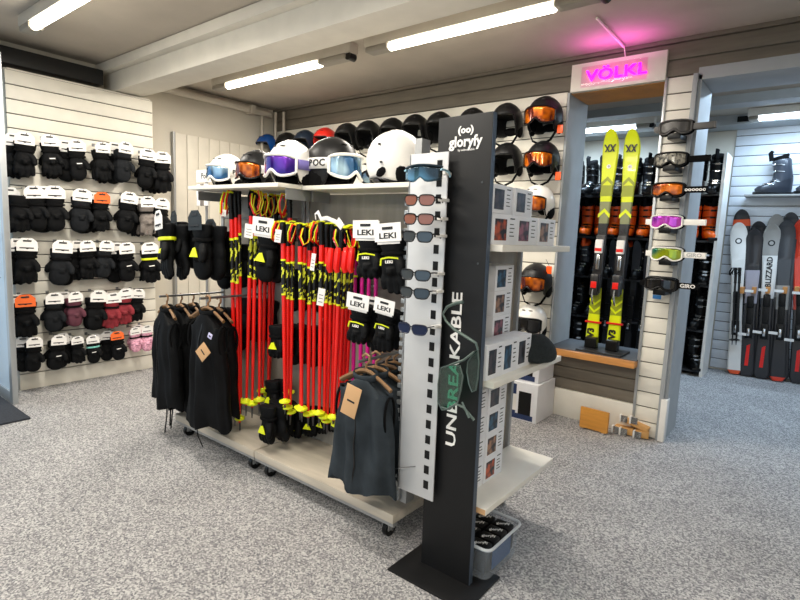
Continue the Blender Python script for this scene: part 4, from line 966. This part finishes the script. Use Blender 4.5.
def yski(lb, top, bot):
    a = az(bot[0], bot[1], .575); b = ay(top[0], top[1], a.y+.06); d = b-a; L = d.length
    r = empty('race_ski', lb, 'ski', a, group='yellow skis in the window'); r.rotation_euler = d.to_track_quat('Z', 'Y').to_euler()
    r.rotation_euler = (math.atan2(-d.y, d.z), math.atan2(d.x, d.z), 0)
    skimesh('ski_body', L, [(0, yw), (.13, yd), (.27, bk), (.48, bk), (.56, gy), (.66, yw), (.70, yd), (.74, yw), (.80, yw)], (.105, .072, .125), parent=r)
    q = MB(bk)
    for s in (-1, 1):     # double chevron emblem at the tip
        q.prism([(s*.004-.006, .0), (s*.004+.006, .0), (s*.04+.006, .055), (s*.04-.006, .055)], (0, -.012-.01, L*.90), (1, 0, 0), (0, -.12, 1), .002)
        q.prism([(s*.032-.006, -.0), (s*.032+.006, -.0), (s*.004+.006, .055), (s*.004-.006, .055)], (0, -.012-.01, L*.90), (1, 0, 0), (0, -.12, 1), .002)
    q.build('emblem', r, 'black double chevron emblem')
    q = MB(card); q.cyl((0, -.0105, L*.835), (0, -.013, L*.835), .016, 16); q.m(greyf).cyl((0, -.013, L*.835), (0, -.0135, L*.835), .009, 12); q.build('badge', r)
    q = MB(yd)
    for k, t in enumerate((.70, .745, .60)):
        q.m(yw if k == 2 else yd); q.prism([(-.045, 0), (0, .045), (.045, 0), (.045, .03), (0, .075), (-.045, .03)], (0, -.0105, L*t), (1, 0, 0), (0, 0, 1), .0012)
    q.m(yw)
    for t in (.155, .19): q.prism([(-.042, .04), (0, 0), (.042, .04), (.042, .06), (0, .02), (-.042, .06)], (0, -.0105, L*t), (1, 0, 0), (0, 0, 1), .0012)
    q.m(inkm).text('SL', .06, (0, -.0118, L*.54), (1, .0, .25), (0, 0, 1), .0006, bold=.002)
    q.m(bk).text('V3', .07, (-.008, -.0118, L*.06), (0, 0, 1), (-1, 0, 0), .0006, bold=.004); q.build('graphic', r)
    q = MB(bk); q.box(-.034, .034, -.034, -.010, L*.25, L*.52, .004); q.build('binding_plate', r)
    q = MB(card); q.box(-.030, .030, -.065, -.030, L*.435, L*.50, .012).m(redp).box(-.026, .026, -.067, -.05, L*.445, L*.46, .003).m(chrome).box(-.014, .014, -.048, -.034, L*.36, L*.43, .008); q.build('toe_binding', r)
    q = MB(bk); q.box(-.032, .032, -.09, -.03, L*.24, L*.34, .014).m(redp).box(-.022, .022, -.092, -.088, L*.275, L*.305, .002).m(chrome).tube([(0, -.06, L*.20), (0, -.10, L*.23), (0, -.10, L*.27)], .008, 8); q.build('heel_binding', r)
    q = MB(redp); q.box(-.062, .062, -.020, .012, L*.107, L*.116, .003); q.build('clamp', r, 'red ski clamp'); return r
yski('bright yellow race ski with double chevron tip, left one in the window', (613, 130), (591, 345))
yski('bright yellow race ski with double chevron tip, right one in the window', (634, 130), (612.5, 347))
c0 = az(591, 351, .57)
r = empty('ski_display_base', 'black angled base plate holding the two yellow skis on the sill', 'stand', (-1.235, 4.12, .558))
MB(mat('stand_black', '232426', .5)).box(-.17, .17, -.12, .12, .0, .016, .003).build('plate', r)
MB(blackpl).box(-.14, -.05, -.02, .05, .016, .10, .01).box(.02, .11, -.02, .05, .016, .10, .01).islands('clamp_block', r)

# ------------------------------------------------------------------ ski boots on the tall rack in the far room
def boot(shell, cuff, lin_, buck):
    r = empty('ski_boot', '', 'ski boot')      # toe toward -Y, sole at z=0
    def ring(cx, cy, z, a, b, tilt=0, n=16): return [Vector((cx+a*math.cos(t), cy+b*math.sin(t), z+tilt*math.sin(t))) for t in [2*PI*k/n for k in range(n)]]
    MB(blackpl).box(-.036, .036, -.165, .15, 0, .028, .008).build('sole', r)
    q = MB(shell); q.loft([ring(0, -.008, .02, .044, .150), ring(0, -.01, .05, .053, .155), ring(0, -.0, .08, .053, .145, .01), ring(0, .03, .115, .050, .115, .02), ring(0, .055, .15, .050, .085, .02), ring(0, .065, .18, .05, .07)]); q.build('shell', r, ang=60)
    q = MB(cuff); q.loft([ring(0, .055, .13, .055, .078, .03), ring(0, .055, .19, .058, .074, .01), ring(0, .045, .25, .060, .073), ring(0, .035, .30, .062, .074, .015), ring(0, .030, .315, .056, .068, .015)]); q.build('cuff', r, ang=60)
    q = MB(lin_); q.loft([ring(0, .03, .29, .05, .062), ring(0, .022, .345, .052, .062, .02), ring(0, .020, .352, .046, .055, .02)]); q.tube([(0, -.05, .30), (0, -.065, .37), (0, -.05, .385)], .02, 8, flat=(1, .5)); q.build('liner', r)
    q = MB(buck)
    for y, z, w in ((-.09, .092, .052), (-.045, .118, .052), (-.016, .205, .058), (-.024, .265, .061)): q.tube([(w*math.cos(a), y+.055-.06*math.sin(a), z+.006*math.sin(a)) for a in [PI*k/8 for k in range(9)]], .006, 6, flat=(.5, 1)); q.box(-.012, .03, y-.012, y-.004, z-.008, z+.010, .003)
    q.islands('buckle', r); return r
bkb = Proto(boot(blackpl, blackpl, blackf, chrome)); bob = Proto(boot(mat('boot_orange', 'FF6A12', .4), mat('boot_orange_cuff', 'E2500C', .4), blackf, blackpl)); bbo = Proto(boot(blackpl, mat('anthracite', '2A2A2D', .4), orange, chrome)); bbr = Proto(boot(mat('dark_red_brown', '3E1A16', .35), blackpl, blackf, chrome))
r = empty('boot_rack', 'tall dark ski boot rack filling the far room behind the window and doorway', 'shelf unit', (-1.95, 6.5, 0))
tz = (.06, .50, .985, 1.46, 1.945)
q = MB(mat('rack_black', '0D0D0F', .6)); q.box(-.95, 1.07, .20, .24, 0, 1.94)
q.build('back_panel', r)
for z in tz: MB(mat('rack_shelf', '2A2B2E', .5)).box(-.95, 1.07, -.12, .2, z-.02, z).build('shelf', r)
MB(wood).box(-.97, -.95, -.14, .24, 0, 2.35).build('side_board', r); MB(whitepl).box(1.07, 1.10, -.14, .24, 0, 2.36).build('side_post', r)
names = ['lowest', 'second lowest', 'middle', 'orange fourth', 'top']
for ti, z in enumerate(tz):
    for k in range(12):
        x = -2.78+k*.165
        if ti < 3 and 7 <= k <= 8 and False: continue
        if -1.45 < x < -1.25: continue
        if ti < 2 and x > -2.1 and x < -1.4: continue
        P = {0: bkb, 1: bkb, 2: bbo if k % 3 == 0 else bkb, 3: bob, 4: bbr if k % 4 == 2 else bkb}[ti]
        c = 'orange' if P is bob else 'black'
        P.put(c+' ski boot, '+ORD[k]+' from the left on the '+names[ti]+' tier of the boot rack', (x+random.uniform(-.01, .01), 6.52, z), math.radians(random.uniform(-12, 22)), 'ski boots on the '+names[ti]+' tier', scale=1.2)
gS = 'skis against the far wall'
def fski(lb, x, y, L, bands, wd, grp, lean=0, txt=None, tm=None):
    r = empty('ski', lb, 'ski', (x, y, .012), group=grp); r.rotation_euler = (-.02, lean, 0); skimesh('ski_body', L, bands, wd, parent=r)
    if txt: q = MB(tm or inkm); q.text(txt, .07, (0, -.0118, L*.695), (0, 0, 1), (-1, 0, 0), .0006, bold=.002); q.cyl((0, -.0105, L*.88), (0, -.012, L*.88), .032, 16); q.m(bands[-1][1]).cyl((0, -.0121, L*.88), (0, -.0128, L*.88), .020, 12); q.build('print', r)
    if grp == gS and bands[0][1] is db: MB(redp).prism([(-.022, 0), (.012, 0), (.022, .24), (-.010, .22)], (0, -.0105, L*.07), (1, 0, 0), (0, 0, 1), .0008).build('lower_print', r, 'red print low on the ski')
    q = MB(blackpl); q.box(-.036, .036, -.055, -.01, L*.26, L*.36, .012).box(-.032, .032, -.05, -.01, L*.47, L*.55, .012).box(-.03, .03, -.028, -.01, L*.3, L*.52, .004).m(chrome).box(-.012, .012, -.07, -.05, L*.28, L*.33, .004); q.build('binding', r)
    return r
for k in range(5):
    fski('plain black ski in the boot rack behind the window, '+ORD[k]+' from the left', -2.04+k*.13, 6.42, 1.42, [(0, mat('ski_black', '131316', .3)), (.6, mat('ski_anthracite', '2A2B30', .3))], (.09, .07, .10), 'black skis in the boot rack')
gS = 'skis against the far wall'
db = mat('ski_dark', '2B2A2D', .3, coat=.3); wb_ = mat('ski_white', 'E4E2DE', .3, coat=.3); rd_ = mat('ski_red', 'E2412A', .3, coat=.3); sg = mat('ski_grey', '9A9894', .3, coat=.3); dgk = mat('ski_slate', '3C3E42', .3, coat=.3); obr = mat('ski_orange_base', 'E85A2C', .3)
SK = [(733, 742, 209, [(0, db), (.90, obr), (.93, db)], 1.97, 'dark ski with orange disc near the tip, behind the white ski', None, 0),
      (733, 739, 222, [(0, obr), (.025, wb_)], 0, 'white ski with black circle emblem, leftmost of the far wall skis', '.', 0),
      (748, 759, 221, [(0, db), (.55, dgk), (.8, db)], 0, 'black ski with dark rounded tip, second pair from the left', None, 0),
      (745, 755, 229, [(0, db), (.5, mat('ski_lilac', 'A7A3AE', .3)), (.72, db)], 0, 'dark ski with pale lilac patch, in front of the second pair', None, 0),
      (763, 777, 214, [(0, db), (.5, sg)], 0, 'grey ski behind the lettered one, third pair', None, 0),
      (760, 773, 224, [(0, db), (.10, db), (.52, wb_), (.8, sg)], 0, 'silver ski with vertical black lettering, third pair', 'BLIZZARD', 0),
      (780, 791, 212, [(0, db), (.4, dgk)], 0, 'slate grey ski with rounded tip, fourth pair', None, 0),
      (777, 787, 220, [(0, rd_), (.02, db), (.45, sg), (.6, dgk)], 0, 'slate and silver ski in front of the fourth pair', None, 0),
      (797, 803, 218, [(0, db), (.45, rd_)], 0, 'bright red-orange ski cut by the right edge of the view', None, 0),
      (812, 822, 214, [(0, db), (.5, db)], 0, 'dark ski just outside the right edge', None, 0)]
for k, (bx, tx, ty, bands, _, lb, txt, _2) in enumerate(SK):
    Y = 6.86 if k % 2 == 0 else 6.80
    b = ay(bx+1, 375, Y); t = ay(tx, ty, Y); L = t.z-.012
    fski(lb, b.x, Y, L, bands, (.145, .11, .165), gS, math.atan2(t.x-b.x, L), txt)
q = empty('ski_holder', 'wall rail with brown clips and white tags across the far wall skis', 'holder', (-.7, 6.93, 0))
MB(whitepl).box(.0, 1.5, -.03, -.004, 1.04, 1.07, .003).build('rail', q)
for px in (743, 755, 769, 786, 798): 
    p = ay(px, 290, 6.74); MB(wood).box(p.x+.70-.03, p.x+.70+.01, -.19, -.03, p.z-.04, p.z+.03, .004).build('clip', q)
for px, py in ((749, 291), (763, 290), (779, 291), (797, 293), (742, 334), (757, 332), (773, 333), (789, 340)):
    p = ay(px, py, 6.72); tag(MB(card).box(p.x-.04, p.x+.04, p.y, p.y+.004, p.z-.014, p.z+.014).build('price_tag'), 'white price tag on the far skis, '+('upper' if py < 310 else 'lower')+' row at the '+('far left' if px < 755 else 'left middle' if px < 768 else 'right middle' if px < 785 else 'far right'), 'tag', 'white tags on the far skis')
for k, px in enumerate((735, 739)):
    P = Proto(pole(mat('black_shaft', '151517', .35), False))
    for c in KID[P.o]+[d for c in KID[P.o] for d in kids(c)]:
        for sl in c.material_slots:
            if sl.material is yel: sl.link = 'OBJECT'; sl.material = blackpl
        if 'label' in c: del c['label']
    PL(P, 'black ski pole leaning beside the white ski, '+ORD[k]+' from the left', px+1, 268, px-3, 345, 6.70, None, 'black poles by the white ski')
# boots on the wall shelf
r = empty('wall_shelf', 'narrow grey shelf high on the far wall carrying display boots', 'shelf', (-.70, FY-.02, 1.96))
MB(greyf).box(0, 1.6, -.26, .0, -.02, 0, .002).build('board', r)
slb = Proto(boot(mat('slate_boot', '22262E', .35), mat('slate_cuff', '2C313A', .35), blackf, chrome))
slb.put('dark slate ski boot in side view on the high far wall shelf', (-.45, 6.80, 1.961), math.radians(-62), 'boots on the wall shelf', scale=1.15)
slb.put('dark slate ski boot cut by the right edge on the high shelf', (-.10, 6.80, 1.961), math.radians(-62), 'boots on the wall shelf', scale=1.15)
r = empty('helmet_like_boot', '', ''); r.name = 'display_boot'; bpy.data.objects.remove(r)
# ------------------------------------------------------------------ wooden blocks on the floor
r = empty('wooden_board', 'orange-brown wooden board on edge with metal feet against the white skirting', 'board', (-1.41, 3.93, 0))
a = az(580, 428, 0); 
MB(mat('beech_board', 'D9963F', .45, var=.12, vs=4, stretch=(1, 1, 10))).box(-.105, .105, -.012, .012, .010, .165, .003).build('board', r)
MB(chrome).box(-.095, -.06, -.03, .02, .0, .012).box(.06, .095, -.03, .02, 0, .012).islands('foot', r); r.location = ((az(580, 427, 0)+az(607, 435, 0))/2); r.rotation_euler = (0, 0, -.05)
r = empty('wooden_block_stack', 'small pile of wooden blocks with shiny steel clamps by the pillar', 'blocks', az(628, 437, 0)+Vector((0, .07, 0)))
bw_ = mat('block_wood', 'D2A060', .5, var=.1)
MB(bw_).box(-.11, .02, -.05, .03, .006, .05, .003).build('block', r); MB(bw_).box(.03, .12, -.04, .05, .006, .055, .003, RZ(.2)).build('block', r)
MB(bw_).box(-.05, .12, -.03, .05, .070, .10, .003, RY(.22)).build('block', r)
for x, y, z in ((-.11, -.06, 0), (-.055, -.065, 0), (.04, -.06, 0), (-.07, -.03, .085), (.0, -.03, .09)):
    q = MB(chrome); 
    for j in range(5): q.tube([(x, y+.0, z+.008+j*.010), (x+.045, y+.0, z+.008+j*.010)], .0055, 8)
    q.m(card).box(x-.012, x, y-.01, y+.03, z, z+.055, .003); q.build('steel_clamp', r)
